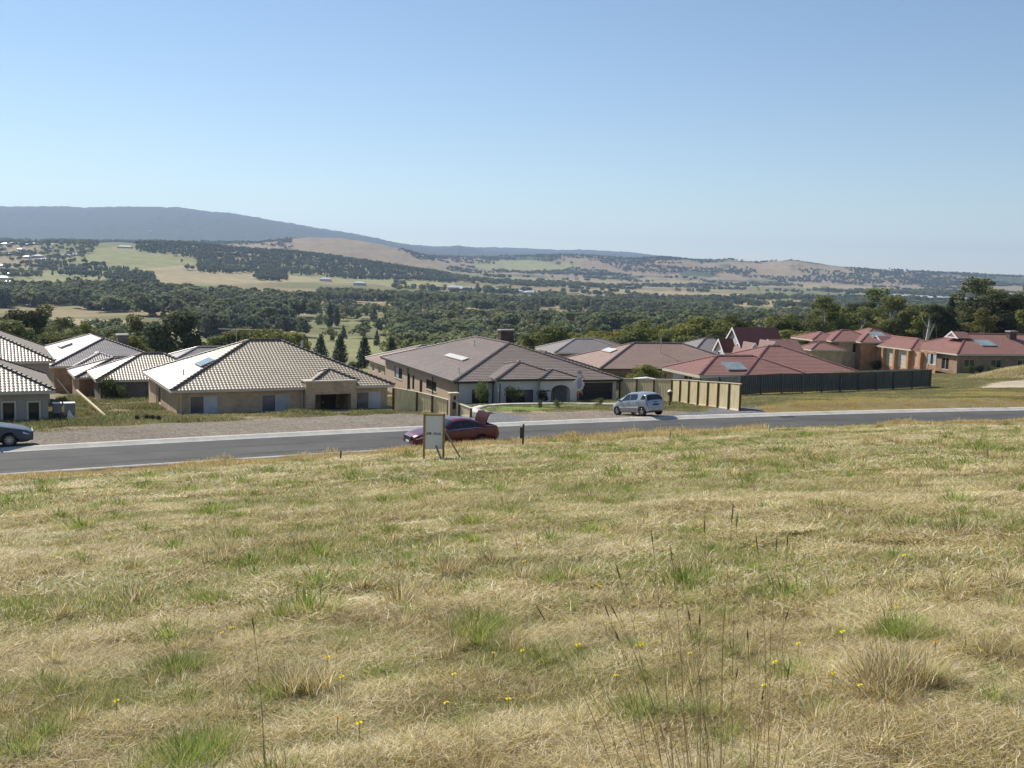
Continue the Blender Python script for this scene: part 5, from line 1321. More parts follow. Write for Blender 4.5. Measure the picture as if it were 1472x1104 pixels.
def trunk_mesh(name, h, r0, limbs, m, seed=0, lean=(0, 0), top=.75):
    rd = random.Random(seed); mb = MB(); pts = [(0, 0, -1.0)]
    for k in range(1, 6): pts.append((lean[0] * k / 5 * h + rd.uniform(-.02, .02) * h, lean[1] * k / 5 * h + rd.uniform(-.02, .02) * h, h * top * k / 5))
    mb.tube(pts, [r0 * 1.25] + [r0 * (1 - .15 * k) for k in range(1, 6)], 7)
    for (z0, dx, dy, z1) in limbs:
        i = min(4, max(1, int(z0 / (h * top) * 5))); p = Vector(pts[i]); q = Vector((dx, dy, z1)); mid = (p + q) / 2 + Vector((0, 0, -.06 * h))
        mb.tube([p, mid, q], [r0 * .5, r0 * .33, r0 * .12], 5)
    me = bpy.data.meshes.new(name); me.from_pydata(mb.v, [], mb.f); me.materials.append(m); me.update(); return me
EUC_D, EUC_T = (.095, .115, .035), (.25, .255, .085)
OLI_D, OLI_T = (.12, .13, .032), (.33, .31, .08)
DRK_D, DRK_T = (.05, .068, .032), (.13, .155, .065)
CON_D, CON_T = (.03, .05, .022), (.08, .11, .045)
def mk_lobes(kind, seed):
    rd = random.Random(seed); L = []
    if kind == 'round':
        L.append((0, 0, 5.0, 3.0, 3.0, 2.9, 2.2))
        for k in range(13):
            t = rd.uniform(0, 6.28); e = rd.uniform(-.5, 1.2); R_ = 2.6
            L.append((math.cos(t) * math.cos(e) * R_, math.sin(t) * math.cos(e) * R_, 5.2 + math.sin(e) * 2.7, *(rd.uniform(1.0, 1.7),) * 2, rd.uniform(.8, 1.3), 1))
        h = 9
    elif kind == 'broad':
        for k in range(18):
            t = rd.uniform(0, 6.28); q = rd.uniform(0, 3.9); L.append((math.cos(t) * q, math.sin(t) * q, 6.8 - q * .55 + rd.uniform(-1.2, .9), rd.uniform(1.2, 1.9), rd.uniform(1.2, 1.9), rd.uniform(.8, 1.2), 1))
        h = 9
    elif kind == 'tall':
        for k in range(19):
            z = rd.uniform(6.5, 15); q = rd.uniform(.2, 1) * (3.4 - abs(z - 11) * .36); t = rd.uniform(0, 6.28)
            L.append((math.cos(t) * q, math.sin(t) * q, z, rd.uniform(1.1, 1.9), rd.uniform(1.1, 1.9), rd.uniform(.8, 1.2), 1))
        h = 16
    elif kind == 'open':
        for k in range(24):
            z = rd.uniform(5.5, 15.5); q = rd.uniform(.3, 4.2) * (1 - abs(z - 11) * .08); t = rd.uniform(0, 6.28)
            L.append((math.cos(t) * q, math.sin(t) * q, z, rd.uniform(1.1, 1.9), rd.uniform(1.1, 1.9), rd.uniform(.7, 1.1), 1))
        h = 16
    elif kind == 'cone':
        for k in range(12):
            z = .8 + k * .62; q = max(.18, 1.7 * math.sin(min(1, (k + 1.6) / 4.2) * 1.57) * (1 - max(0, k - 4) / 8.3) ** .7)
            L.append((rd.uniform(-.12, .12), rd.uniform(-.12, .12), z, q, q, .75, q))
        h = 8.6
    elif kind == 'pine':
        for k in range(16):
            z = 3 + k * .85; q = 2.7 * (1 - k / 17.5) ** .8; t = rd.uniform(0, 6.28)
            for s in range(2): L.append((math.cos(t + 3.1 * s) * q * .45, math.sin(t + 3.1 * s) * q * .45, z, q * .75, q * .75, .7, q))
        h = 17
    elif kind == 'bush':
        for k in range(9):
            t = rd.uniform(0, 6.28); q = rd.uniform(0, .7); L.append((math.cos(t) * q, math.sin(t) * q, rd.uniform(.45, 1.3), .5, .5, .42, 1))
        h = 1.7
    return L, h
TREES = {}
def proto(key, kind, n, size, cd, ct, bark, seed, r0, white=False):
    L, h = mk_lobes(kind, seed)
    cm = crown_mesh('crown_' + key, L, n, size, cd, ct, seed)
    rd = random.Random(seed); big = sorted(L, key=lambda l: -l[3])[:6] if kind not in ('cone', 'pine') else []
    limbs = [(max(1.5, l[2] - 3.5), l[0] * .85, l[1] * .85, l[2] - .2) for l in big]
    tm = trunk_mesh('trunk_' + key, h, r0, limbs, bark, seed, top=.55 if kind in ('round', 'broad', 'bush') else .8)
    TREES[key] = (cm, tm, h)
# detailed kinds for the trees one can tell apart
proto('round_a', 'round', 5200, .20, OLI_D, OLI_T, barkm, 1, .22); proto('round_b', 'round', 5200, .20, EUC_D, EUC_T, barkm, 2, .22)
proto('dark', 'round', 6500, .20, DRK_D, DRK_T, barkm, 3, .25); proto('broad_a', 'broad', 5200, .21, EUC_D, EUC_T, barkm, 4, .25)
proto('broad_b', 'broad', 5200, .21, OLI_D, OLI_T, barkm, 5, .25); proto('tall_a', 'tall', 6200, .24, EUC_D, EUC_T, barkw, 6, .28)
proto('tall_b', 'tall', 6200, .24, (.04, .05, .02), (.10, .10, .04), barkm, 7, .28); proto('open_a', 'open', 4200, .23, EUC_D, EUC_T, barkw, 8, .24)
proto('open_b', 'open', 4200, .23, OLI_D, OLI_T, barkw, 9, .24); proto('cone', 'cone', 4200, .15, CON_D, CON_T, barkm, 10, .16)
proto('pine', 'pine', 6500, .24, DRK_D, DRK_T, barkm, 11, .26); proto('rust', 'round', 3800, .18, (.10, .045, .025), (.22, .10, .05), barkm, 12, .2)
proto('bush', 'bush', 1500, .055, EUC_D, (.13, .16, .05), barkm, 13, .03); proto('bush_dark', 'bush', 1500, .055, (.012, .02, .008), (.035, .045, .018), barkm, 14, .03)
proto('bush_yel', 'bush', 1300, .055, (.14, .14, .03), (.30, .28, .06), barkm, 15, .03)
def tree(key, x, y, hgt, label, cat='tree', group=None, wid=1.0, name=None, z=None, sink=.15):
    cm, tm, h = TREES[key]; s = hgt / h
    r = empty(name or {'cone': 'cypress_tree', 'pine': 'pine_tree', 'bush': 'shrub', 'bush_dark': 'shrub', 'bush_yel': 'shrub'}.get(key, 'tree'), (x, y, (H(x, y) if z is None else z) - sink * s), random.uniform(0, 6.28), label, cat, group)
    r.scale = (s * wid, s * wid, s)
    link('trunk', tm, r); link('crown', cm, r); return r
def ptree(key, px, Y, ytop, label, **k):
    """a tree at distance Y in the column px, its top reaching image row ytop"""
    x = PY(px, 470, Y).x; zt = PY(px, ytop, Y).z; g = H(x, Y); return tree(key, x, Y, max(1.0, (zt - g) * 1.02), label, **k)
# trees with a place of their own
ptree('dark', 245, 205, 443, 'big dark dome shaped tree behind the roofs, darkest tree of the left half', wid=1.15)
ptree('tall_a', 205, 225, 452, 'bright olive tree crowding the left side of the big dark dome tree', wid=1.2)
ptree('rust', 143, 185, 484, 'rusty red leaved tree among green ones, above the brown brick house', wid=1.1)
ptree('broad_b', 175, 190, 468, 'yellow green spreading tree between the rusty tree and the dark dome', wid=1.0)
ptree('round_a', 385, 235, 468, 'pale olive rounded tree behind the ridge of the tan brick house', wid=1.2)
ptree('broad_b', 350, 228, 455, 'yellow green tree behind the television antenna of the tan brick house', wid=.9)
ptree('round_a', 413, 236, 473, 'low olive tree tucked behind the right end of the pale roof ridge', wid=1.1)
ptree('round_b', 310, 226, 480, 'small dull olive tree just right of the big dark dome tree', wid=1.0)
ptree('tall_b', 22, 215, 438, 'tall dark gum at the far left above the taupe houses', wid=1.1)
ptree('tall_a', 52, 225, 437, 'rounded tall gum with sunlit top, second from the far left', wid=1.15)
ptree('open_a', 95, 235, 458, 'thin pale gum rising above the brown brick house chimney', wid=1.1)
ptree('open_b', 120, 215, 462, 'thin yellow green gum left of the rusty tree', wid=1.1)
ptree('broad_a', 72, 205, 470, 'broad grey green gum above the pinkish grey roof', wid=1.1)
ptree('round_b', 3, 200, 455, 'dark leafy tree cut by the left border', wid=1.2)
for i, (px, yt, hh, lab) in enumerate([(412, 478, 8, 'leftmost dark cypress in the row on the green slope, half behind the roof'), (438, 479, 8, 'second dark cypress of the row on the green slope'),
        (461, 478, 8.5, 'third dark cypress of the row on the green slope, egg shaped'), (489, 478, 9.5, 'fourth dark cypress, standing before the lit lawn between the houses'),
        (524, 480, 9.5, 'tall dark cypress just left of the half hidden tan house'), (563, 482, 8, 'dark cypress at the wood edge above the white rendered house'),
        ]):
    Y_ = [330, 325, 322, 318, 315, 330][i]; ptree('cone', px, Y_, yt, lab, cat='cypress', wid=1.15)
ptree('cone', 474, 760, 434, 'slim cypress alone in the far paddock, left of a smaller one', cat='cypress', wid=1.0)
ptree('cone', 484, 780, 441, 'smallest slim cypress in the far paddock', cat='cypress', wid=1.0)
for px, lab in ((517, 'small round bush below the tall cypress beside the hidden house, leftmost of two'), (507, 'small dark bush on the green slope, left of another one')): ptree('bush_dark', px, 285, 517, lab, cat='bush')
# right: tall gums
for (key, px, Y_, yt, wd, lab) in [('open_a', 1398, 250, 402, 1.25, 'tallest gum with flat layered top leaning over the red roofs at right'), ('tall_b', 1440, 230, 414, 1.3, 'dense dark gum behind the chimney of the long orange house'),
        ('open_b', 1330, 235, 447, 1.1, 'gum with a bare white forked trunk above the twin garage doors'), ('open_a', 1262, 265, 417, 1.0, 'tall slender gum with a tufted top above the solar panel of the pillared house'),
        ('tall_b', 1350, 225, 432, 1.15, 'dark bushy gum behind the white gablets of the long orange house'), ('pine', 1365, 240, 425, 1.0, 'dark pointed pine between gums above the long orange house'),
        ('tall_a', 1475, 235, 412, 1.2, 'dense gum cut by the right border'), ('tall_a', 1308, 240, 438, 1.1, 'bright green gum left of the white forked trunk'),
        ('open_b', 1415, 220, 440, 1.1, 'yellow green gum behind the solar panel of the long orange house'), ('tall_b', 1235, 255, 440, 1.2, 'deep green gum above the pillared orange house'),
        ('broad_a', 1180, 262, 447, 1.3, 'wide crowned gum between the gabled house and the pillared house'), ('tall_a', 1210, 250, 450, 1.1, 'mid green gum over the verandah of the pillared house'),
        ('broad_b', 1150, 235, 462, 1.3, 'broad leafy tree right of the steep gabled house'), ('tall_a', 1125, 245, 452, 1.2, 'gum rising right behind the steep gabled house'),
        ('round_b', 1030, 240, 470, 1.2, 'leafy round tree on the left side of the steep gabled house'), ('broad_b', 1010, 225, 474, 1.1, 'yellowish tree behind the dusty rose roof\'s right end'),
        ('tall_a', 1060, 250, 452, 1.2, 'gum just behind the white gable point')]:
    ptree(key, px, Y_, yt, lab, wid=wd)
# bare white trunk
gx = PY(1331, 490, 222).x; zg = H(gx, 222); zt = PY(1331, 452, 222).z - zg
wt = empty('dead_gum', (gx, 222, zg), 0, 'bare white forked gum trunk standing free before the dark pines', 'tree')
MB().tube([(-.6, 0, -.5), (.1, 0, zt * .45), (.5, 0, zt * .8), (.3, 0, zt)], [.42, .34, .25, .08], 7).build('trunk', barkw, wt)
MB().tube([(.2, 0, zt * .5), (1.5, 0, zt * .8), (2.2, 0, zt * .98)], [.2, .14, .05], 5).tube([(.45, 0, zt * .72), (-1.0, 0, zt * .9), (-1.3, 0, zt * 1.02)], [.16, .1, .04], 5).build('branch', barkw, wt)
# ---- the wood behind the houses: individual trees nearest first
used = [(o.location.x, o.location.y) for o in COL.objects if o.get('category') in ('tree', 'cypress')]
used = list(used)
cand = []
r5 = np.random.default_rng(11)
def wood(pxa, pxb, Ya, Yb, n, tops, keys, hr, key2=None):
    for _ in range(n):
        px = r5.uniform(pxa, pxb); Y = Ya * (Yb / Ya) ** r5.uniform(0, 1) ** .8
        cand.append((px, Y, keys[r5.integers(len(keys))], r5.uniform(*hr)))
wood(570, 760, 330, 520, 150, None, ['tall_a', 'broad_a', 'broad_b', 'tall_b', 'round_a'], (10, 14))
wood(760, 1010, 205, 520, 420, None, ['broad_a', 'broad_b', 'round_a', 'round_b', 'tall_a'], (8.5, 12.5))
wood(1010, 1560, 240, 520, 560, None, ['broad_a', 'tall_a', 'tall_b', 'round_a', 'broad_b', 'open_b'], (10, 15))
wood(1180, 1560, 235, 330, 200, None, ['tall_a', 'tall_b', 'open_b', 'open_a'], (13.5, 18.5))
wood(-60, 210, 250, 420, 40, None, ['tall_a', 'open_a', 'broad_a', 'open_b'], (9, 13))
cand.sort(key=lambda c: c[1])
placed = []; far_pts = []
for (px, Y, key, hh) in cand:
    x = PY(px, 470, Y).x
    if any((x - a) ** 2 + (Y - b_) ** 2 < (4.6 if Y < 320 else 6.0) ** 2 for a, b_ in used): continue
    used.append((x, Y)); placed.append((x, Y, key, hh, px))
NIND = 300 - sum(1 for o in COL.objects if o.get('category') == 'tree')
LAB = {'broad_a': 'grey green spreading gum in the wood beyond the roofs', 'broad_b': 'yellow green spreading tree in the wood beyond the roofs', 'round_a': 'olive round crowned tree in the wood beyond the roofs',
       'round_b': 'mid green round crowned tree in the wood beyond the roofs', 'tall_a': 'tall green gum in the wood beyond the roofs', 'tall_b': 'tall darker gum in the wood beyond the roofs',
       'open_a': 'thin crowned grey gum in the wood beyond the roofs', 'open_b': 'thin crowned yellow green gum in the wood beyond the roofs'}
def where(px, Y):
    spots = [(60, 'the two taupe houses'), (150, 'the brown brick house'), (260, 'the square garage'), (640, 'the half hidden tan house'), (740, 'the chimney of the white rendered house'), (800, 'the arched porch of the rendered house'), (860, 'the silver car and garage door'),
             (920, 'the left end of the dusty rose roof'), (985, 'the right end of the dusty rose roof'), (1040, 'the grey brown roof by the gabled house'), (1120, 'the steep gabled house'), (1180, 'the ribbed red roof'), (1250, 'the pillared verandah'), (1320, 'the twin garage doors'), (1400, 'the white gablets'), (9999, 'the roof chimney at the right edge')]
    nm = next(s for q, s in spots if px < q); row = 'just beyond' if Y < 260 else 'some rows beyond' if Y < 320 else 'far back beyond'
    return row + ' ' + nm
for (x, Y, key, hh, px) in placed[:NIND]:
    tree(key, x, Y, hh, LAB[key].replace('in the wood beyond the roofs', where(px, Y)), group='trees of the wood beyond the roofs', wid=random.uniform(1.0, 1.25))
print('trees individually', NIND, len(placed))
# ---- far woods: one mass each kind of ground, instanced
def lowcrown(key, kind, n, size, cd, ct, seed):
    L, h = mk_lobes(kind, seed); cm = crown_mesh(key, L, n, size, cd, ct, seed)
    if kind == 'cone': pass
    return cm, h
LE, LO, LD = ((.12, .145, .07), (.27, .29, .14)), ((.15, .165, .07), (.34, .34, .14)), ((.065, .085, .05), (.16, .19, .10))
LOW = [lowcrown('low_round', 'round', 420, .62, *LE, 21), lowcrown('low_broad', 'broad', 460, .62, *LO, 22), lowcrown('low_tall', 'tall', 480, .72, *LE, 23),
       lowcrown('low_pine', 'pine', 460, .75, *LD, 24), lowcrown('low_dark', 'round', 420, .62, *LD, 25)]
FP, FR, FS, FI = [], [], [], []
def add_far(X, Y, hh, kinds, wid=(1.0, 1.4)):
    n = len(X); Zt = height(X, Y); k = r5.choice(kinds, n); hs = np.array([LOW[i][1] for i in k]); s = hh / hs; w = r5.uniform(*wid, n)
    # crowns come down to the ground in a wood
    FP.append(np.stack([X, Y, Zt - s * hs * .12], 1)); FR.append(np.stack([0 * X, 0 * X, r5.uniform(0, 6.28, n)], 1)); FS.append(np.stack([s * w, s * w, s], 1)); FI.append(k)
rest = placed[NIND:]
if rest: add_far(np.array([p[0] for p in rest]), np.array([p[1] for p in rest]), np.array([p[3] for p in rest]), [0, 1, 2])
def region(poly, Y0, Y1, spacing, hr, kinds, clump=0, cs=60, wid=(1.0, 1.4), edge=0):
    """fill the part of the ground seen inside an outline between two distances"""
    pxs = [p[0] for p in poly]; pa, pb = min(pxs), max(pxs)
    area = .5 * (Y1 ** 2 - Y0 ** 2) * (pb - pa) / F; n = int(area / spacing ** 2)
    n = min(n, 60000)
    Y = np.sqrt(r5.uniform(Y0 ** 2, Y1 ** 2, n)); px = r5.uniform(pa, pb, n); X = (px - 736 + 4) / F * Y
    Zt = height(X, Y); u, v = proj_np(X, Y, Zt)
    ok = inpoly(u, v, poly)
    if clump: ok &= fbm(X / cs, Y / cs, 91, 3) > clump
    X, Y = X[ok], Y[ok]
    if len(X): add_far(X, Y, r5.uniform(*hr, len(X)), kinds, wid)
    return len(X)
cnt = []
# wood behind the houses, farther part
cnt.append(region([(560, 400), (1600, 400), (1600, 560), (560, 560)], 520, 860, 9.5, (7, 16), [0, 1, 2, 2, 4], .45, 60))
cnt.append(region([(450, 380), (660, 380), (660, 500), (450, 500)], 560, 1250, 17, (7, 15), [0, 1, 2, 4, 3], .46, 55, (.9, 1.5)))
cnt.append(region([(-80, 380), (455, 380), (455, 500), (-80, 500)], 800, 1250, 10, (12, 21), [3, 4, 2, 2, 0, 1], .43, 80))
cnt.append(region([(280, 380), (450, 380), (450, 500), (280, 500)], 560, 800, 8, (12, 18), [3, 4, 2], .44, 60))
cnt.append(region([(-80, 380), (200, 380), (200, 500), (-80, 500)], 480, 560, 8, (8, 12), [0, 1, 2], .42, 40))
cnt.append(region([(620, 380), (1600, 380), (1600, 500), (620, 500)], 860, 1250, 11, (8, 18), [0, 1, 2, 4], .56, 110))
# rows of gums in the middle distance
cnt.append(region([(450, 380), (1050, 380), (1050, 460), (450, 460)], 1330, 1480, 8, (14, 19), [2, 0, 2], .30, 60, (.8, 1.1)))
cnt.append(region([(560, 380), (1480, 380), (1480, 460), (560, 460)], 1500, 2200, 16, (9, 15), [2, 0, 4], .52, 120))
cnt.append(region([(640, 380), (1500, 380), (1500, 450), (640, 450)], 2200, 4200, 19, (9, 15), [2, 0, 4], .60, 200))
# plantation on the left ridge
cnt.append(region([(190, 352), (260, 344), (330, 352), (400, 358), (500, 370), (600, 386), (655, 397), (655, 407), (600, 404), (500, 401), (400, 393), (380, 392), (285, 394), (283, 372), (190, 360)], 2000, 3200, 12, (8, 13), [4, 2, 3], 0, 1, (1.0, 1.3)))
cnt.append(region([(50, 380), (130, 376), (220, 398), (230, 412), (150, 402), (60, 394)], 1300, 2300, 15, (8, 13), [4, 2, 3], .42, 60))
cnt.append(region([(240, 374), (420, 380), (420, 396), (240, 392)], 1300, 2600, 40, (8, 13), [4, 2], .5, 90))
cnt.append(region([(-60, 342), (150, 342), (130, 366), (60, 400), (-60, 400)], 1500, 3300, 19, (7, 12), [4, 2, 0], .40, 90))
cnt.append(region([(360, 392), (412, 388), (412, 404), (360, 404)], 1500, 2300, 13, (9, 13), [4, 3], 0, 1))
# hills
cnt.append(region([(-50, 335), (420, 340), (420, 356), (-50, 356)], 3300, 4800, 22, (9, 14), [4, 2], .42, 180))
cnt.append(region([(400, 336), (660, 360), (700, 400), (500, 372), (400, 356)], 3800, 5000, 22, (8, 13), [4], .66, 200))
cnt.append(region([(560, 360), (980, 366), (980, 380), (600, 380)], 4700, 6200, 24, (10, 16), [4, 2], .44, 220))
cnt.append(region([(700, 360), (1500, 360), (1500, 416), (700, 404)], 4200, 6200, 22, (10, 16), [4, 2], .55, 300))
for px0, Y0_, n_ in ((262, 1900, 14), (225, 1750, 6), (160, 1500, 30), (620, 3000, 30), (520, 2350, 20)):
    pass
print('far trees', cnt, sum(cnt))
inst_stuff('woods', np.concatenate(FP), np.concatenate(FR), np.concatenate(FS), np.concatenate(FI), [m for m, h in LOW], 'woods, tree belts and scattered trees filling the valley and hills', 'woods')

# ------------------------------------------------------------------ garden plants and yard weeds
def shrub(key, px, py, hpx, label, wid=1.0, group=None, cat='shrub'):
    g = G(px, py); return tree(key, g.x, g.y, hpx * g.y / F * 1.05, label, cat=cat, wid=wid, name='shrub', z=g.z, sink=.05, group=group)
def shrub_at(key, p, h, label, wid=1.0, group=None): return tree(key, p.x, p.y, h, label, cat='shrub', wid=wid, name='shrub', sink=.05, group=group)
for q, lab in (((197, 605), 'small dark round bush, leftmost of four beside the tan brick house corner'), ((211, 604), 'second small dark bush from the left by the brick house corner'), ((219, 604.5), 'third small dark bush by the brick house corner'), ((228, 605.5), 'largest small dark bush, touching the brick house corner')):
    shrub('bush_dark', *q, 9, lab, 1.1)
shrub_at('bush', b.w(1.9, -1.4), 2.2, 'slender green sapling before the left glass door of the rendered house', .7)
shrub_at('bush', b.w(bx0 + .9, y0 - 1.3), 1.7, 'light green upright shrub at the left end of the wide front window', .9)
shrub_at('bush_dark', b.w(bx1 - .3, y0 - 1.3), 1.25, 'dark round shrub at the right end of the wide front window', 1.15)
shrub('bush', 777, 588, 14, 'small spindly plant on the lawn edge left of the arched porch', .6); shrub('bush', 801, 587, 13, 'spiky plant in front of the arched porch', 1.0)
shrub('bush', 863, 583, 13, 'small shrub in front of the dark garage door', .8); shrub('bush_yel', 858, 584, 5, 'low yellow green ground plant in front of the dark garage door', 1.3)
gw = g_.w(.9, -.5); shrub_at('bush', gw, 2.6, 'tall bright green climber at the left corner of the square garage', .8)
gw = g_.w(2.0, -.9); shrub_at('bush', gw, 1.6, 'lower bright green bush beside the tall climber at the garage', .9)
tree('broad_b', *(PY(927, 545, 112).xy), 3.9, 'young yellow green tree behind the pale fence right of the garage door', wid=.9)
ew = e_.w(2.4, -1.6); shrub_at('bush_dark', ew, 2.0, 'round dark green bush at the corner of the pillared orange house', 1.2)
for i in range(9):
    p = f_.w(1.0 + i * 1.7 + random.uniform(-.3, .3), -1.7 + random.uniform(-.3, .3)); shrub_at(['bush', 'bush_dark', 'bush'][i % 3], p, random.uniform(.9, 1.5), ['first', 'second', 'third', 'fourth', 'fifth', 'sixth', 'seventh', 'eighth', 'ninth'][i] + ' garden shrub from the corner along the front wall of the long orange house', 1.0, 'garden shrubs along the long orange house')
for i in range(6):
    p = f_.w(1.2 + i * 1.5, -3.0); shrub_at('bush_yel', p, .45, 'low yellow green cushion plant edging the bed of the long orange house', 1.5, 'cushion plants along the long orange house')
for i in range(9):
    q = Vector(dk[2]).lerp(Vector(dk[3]), i / 8.0 - .6) + Vector((-1.5, 5.0, 0)); shrub_at('bush_yel', q, 1.9 if i % 3 else 1.6, 'yellow green hedge shrub just behind the dark fence by the pale driveway', 1.0, 'hedge shrubs behind the dark fence')
# leafless shrub on the driveway side
gp = PY(1330, 528, 125); gp.z = H(gp.x, gp.y); bs = MB(); rd = random.Random(5)
for k in range(26):
    t = rd.uniform(0, 6.28); q = rd.uniform(.3, 1.2); hh = rd.uniform(1.6, 3.0); bs.tube([(0, 0, -.1), (math.cos(t) * q * .4, math.sin(t) * q * .4, hh * .5), (math.cos(t) * q, math.sin(t) * q, hh)], [.03, .018, .006], 4)
tag(bs.build('bare_shrub', mat('bark_grey', (.2, .165, .13)), None, loc=gp), 'sparse twiggy shrub above the dark fence in front of the pale driveway', 'shrub')

# ------------------------------------------------------------------ hillside houses far off
hw_w = mat('far_wall', (.50, .46, .40), .8, .1, randobj=.25); hw_r = mat('far_roof_pale', (.42, .40, .38), .35, .1, 1, .7, randobj=.3); hw_s = mat('shed_roof', (.62, .62, .60), .3, .05, 1, .7)
def far_house(px, py, w, d, h, rot, label, group=None, m=None, key=[0]):
    g = G(px, py, 700, 9000); root = empty('far_house', (g.x, g.y, H(g.x, g.y)), rad(rot), label, 'house', group)
    if rot is None: rot = 0
    MB().box(-w / 2, w / 2, -d / 2, d / 2, -2, h).build('wall', hw_w, root)
    mb = MB(); e = .5; x0, x1, y0_, y1_ = -w / 2 - e, w / 2 + e, -d / 2 - e, d / 2 + e; mm = (y1_ - y0_) / 2; zr = h + mm * .42
    A, B_ = (x0 + mm, 0, zr), (x1 - mm, 0, zr)
    mb.quad((x0, y0_, h), (x1, y0_, h), B_, A); mb.quad((x1, y1_, h), (x0, y1_, h), A, B_); mb.poly([(x0, y1_, h), (x0, y0_, h), A]); mb.poly([(x1, y0_, h), (x1, y1_, h), B_])
    mb.build('roof', m or hw_r, root); return root
rd = random.Random(9)
for i, (px, py) in enumerate([(8, 352), (22, 351), (36, 353), (50, 352), (14, 367), (40, 371), (55, 370), (98, 369), (108, 368), (5, 384), (18, 396), (28, 397), (3, 402), (14, 409), (66, 375), (82, 377), (30, 360), (70, 358)]):
    far_house(px, py, rd.uniform(15, 26), rd.uniform(10, 14), 3.2, rd.uniform(-30, 40), 'pale roofed house among trees on the far left hillside', 'houses on the far left hillside')
far_house(180, 357, 34, 14, 4, 5, 'long pale house on top of the green hillside paddock', None, hw_s)
far_house(384, 361, 40, 14, 4, -8, 'long white roofed building at the upper edge of the dark plantation', None, hw_s)
far_house(468, 404, 24, 14, 4, 10, 'white roofed house at the foot of the plantation, left of the shed group', None, hw_s)
far_house(517, 410, 24, 14, 4, 10, 'pale house alone in the paddock above the gum rows', None, hw_s)
for i, (px, py) in enumerate([(655, 416), (672, 418), (712, 419), (740, 421), (765, 423)]):
    far_house(px, py, 34, 16, 4, 8 + i * 4, 'low pale farm shed in the row on the valley flat', 'farm sheds on the valley flat', hw_s)
for i in range(9):
    far_house(1290 + i * 19, 430 + i * .9 - 2, rd.uniform(30, 50), 18, 5, 10, 'low white warehouse in the far township on the right', 'warehouses in the far township', hw_s)
far_house(217, 333, 26, 14, 5, 0, 'tiny white building high on the dark blue mountain', None, hw_s)
# ------------------------------------------------------------------ grass
blade_m = attr_mat('grass_blades', .65, .25, .42, .18, .010)
PALE, STR_, BRN, GRN, GRN2, GOLDB = (.86, .77, .54), (.60, .48, .22), (.25, .17, .07), (.20, .27, .055), (.34, .36, .085), (.58, .43, .12)
def blades(name, n, R, ln, w, lean, cols, probs, seed, bend=.5, z0=.0, clump=False):
    r = np.random.default_rng(seed); a = r.uniform(0, 6.283, n); q = R * np.sqrt(r.uniform(0, 1, n)) if not clump else R * r.uniform(0, 1, n) ** 1.5
    bx_, by_ = np.cos(a) * q, np.sin(a) * q
    az = r.uniform(0, 6.283, n) if not clump else a + r.normal(0, .5, n)
    if lean[0] > 1.0: az = np.where(r.uniform(size=n) < .55, r.uniform(0, 6.283, n), r.normal(r.uniform(0, 6.28), .7, n) + 3.14159 * (r.uniform(size=n) > .5))
    le = r.uniform(*lean, n); L = r.uniform(*ln, n) * r.uniform(.7, 1, n); W = w * r.uniform(.6, 1.4, n) * np.where(r.uniform(size=n) < .07, 2.0, 1)
    K = 4; V = np.zeros((n, K, 2, 3)); x, y, z = bx_.copy(), by_.copy(), np.full(n, z0) + (r.uniform(0, .05, n) if lean[0] > 1 else 0)
    side = np.stack([-np.sin(az), np.cos(az), r.normal(0, .3, n)], 1)
    for k in range(K):
        f = 1 - .85 * (k / (K - 1)) ** 1.5
        c = np.stack([x, y, z], 1); V[:, k, 0] = c - side * (W * f / 2)[:, None]; V[:, k, 1] = c + side * (W * f / 2)[:, None]
        ang = le + bend * k / K * (1 if lean[0] < 1 else -.15); st = L / (K - 1)
        x = x + np.cos(az) * np.sin(ang) * st; y = y + np.sin(az) * np.sin(ang) * st; z = z + np.cos(ang) * st
        az = az + r.normal(0, .26, n)
    V = V.reshape(-1, 3); b0 = (np.arange(n) * K * 2)[:, None]; Fq = np.concatenate([np.stack([b0[:, 0] + 2 * k, b0[:, 0] + 2 * k + 1, b0[:, 0] + 2 * k + 3, b0[:, 0] + 2 * k + 2], 1) for k in range(K - 1)])
    ci = r.choice(len(cols), n, p=np.array(probs) / sum(probs)); c = np.array(cols)[ci] * r.uniform(.72, 1.25, (n, 1))
    return mesh_np(name, V, Fq, blade_m, np.repeat(c, K * 2, 0))
PR = []
def lod(w, R, k, s):
    """nine kinds of tuft at one blade width"""
    out = []
    dry = [PALE, STR_, BRN, GRN2]
    for i, pd_ in enumerate(([.62, .26, .04, .08], [.25, .55, .10, .10], [.12, .38, .38, .12])): out.append(blades('straw', int(300 * k), R, (.07 * s, .26 * s), w * 1.1, (1.1, 1.6), dry, pd_, 100 + i))
    for i in range(2): out.append(blades('dry_short', int(240 * k), R, (.05 * s, .14 * s), w, (.15, 1.0), [PALE, STR_, BRN, GRN2], [.22, .28, .12, .38], 110 + i))
    for i in range(2): out.append(blades('green_short', int(300 * k), R, (.04 * s, .12 * s), w, (.1, .95), [GRN, GRN2, STR_, PALE], [.38, .34, .2, .08], 120 + i))
    out.append(blades('green_tuft', int(170 * k), R * .45, (.10 * s, .22 * s), w * 1.1, (.1, .7), [GRN, GRN2, STR_], [.6, .32, .08], 130, .8, clump=True))
    out.append(blades('dry_tuft', int(130 * k), R * .35, (.15 * s, .34 * s), w, (.1, .65), [STR_, BRN, PALE, GRN2], [.42, .25, .18, .15], 131, .7, clump=True))
    return out
PR += lod(.0032, .34, 1.0, 1.0)           # 0-8
PR += lod(.0075, .62, 1.0, 1.15)          # 9-17
PR += lod(.016, 1.0, .9, 1.35)            # 18-26
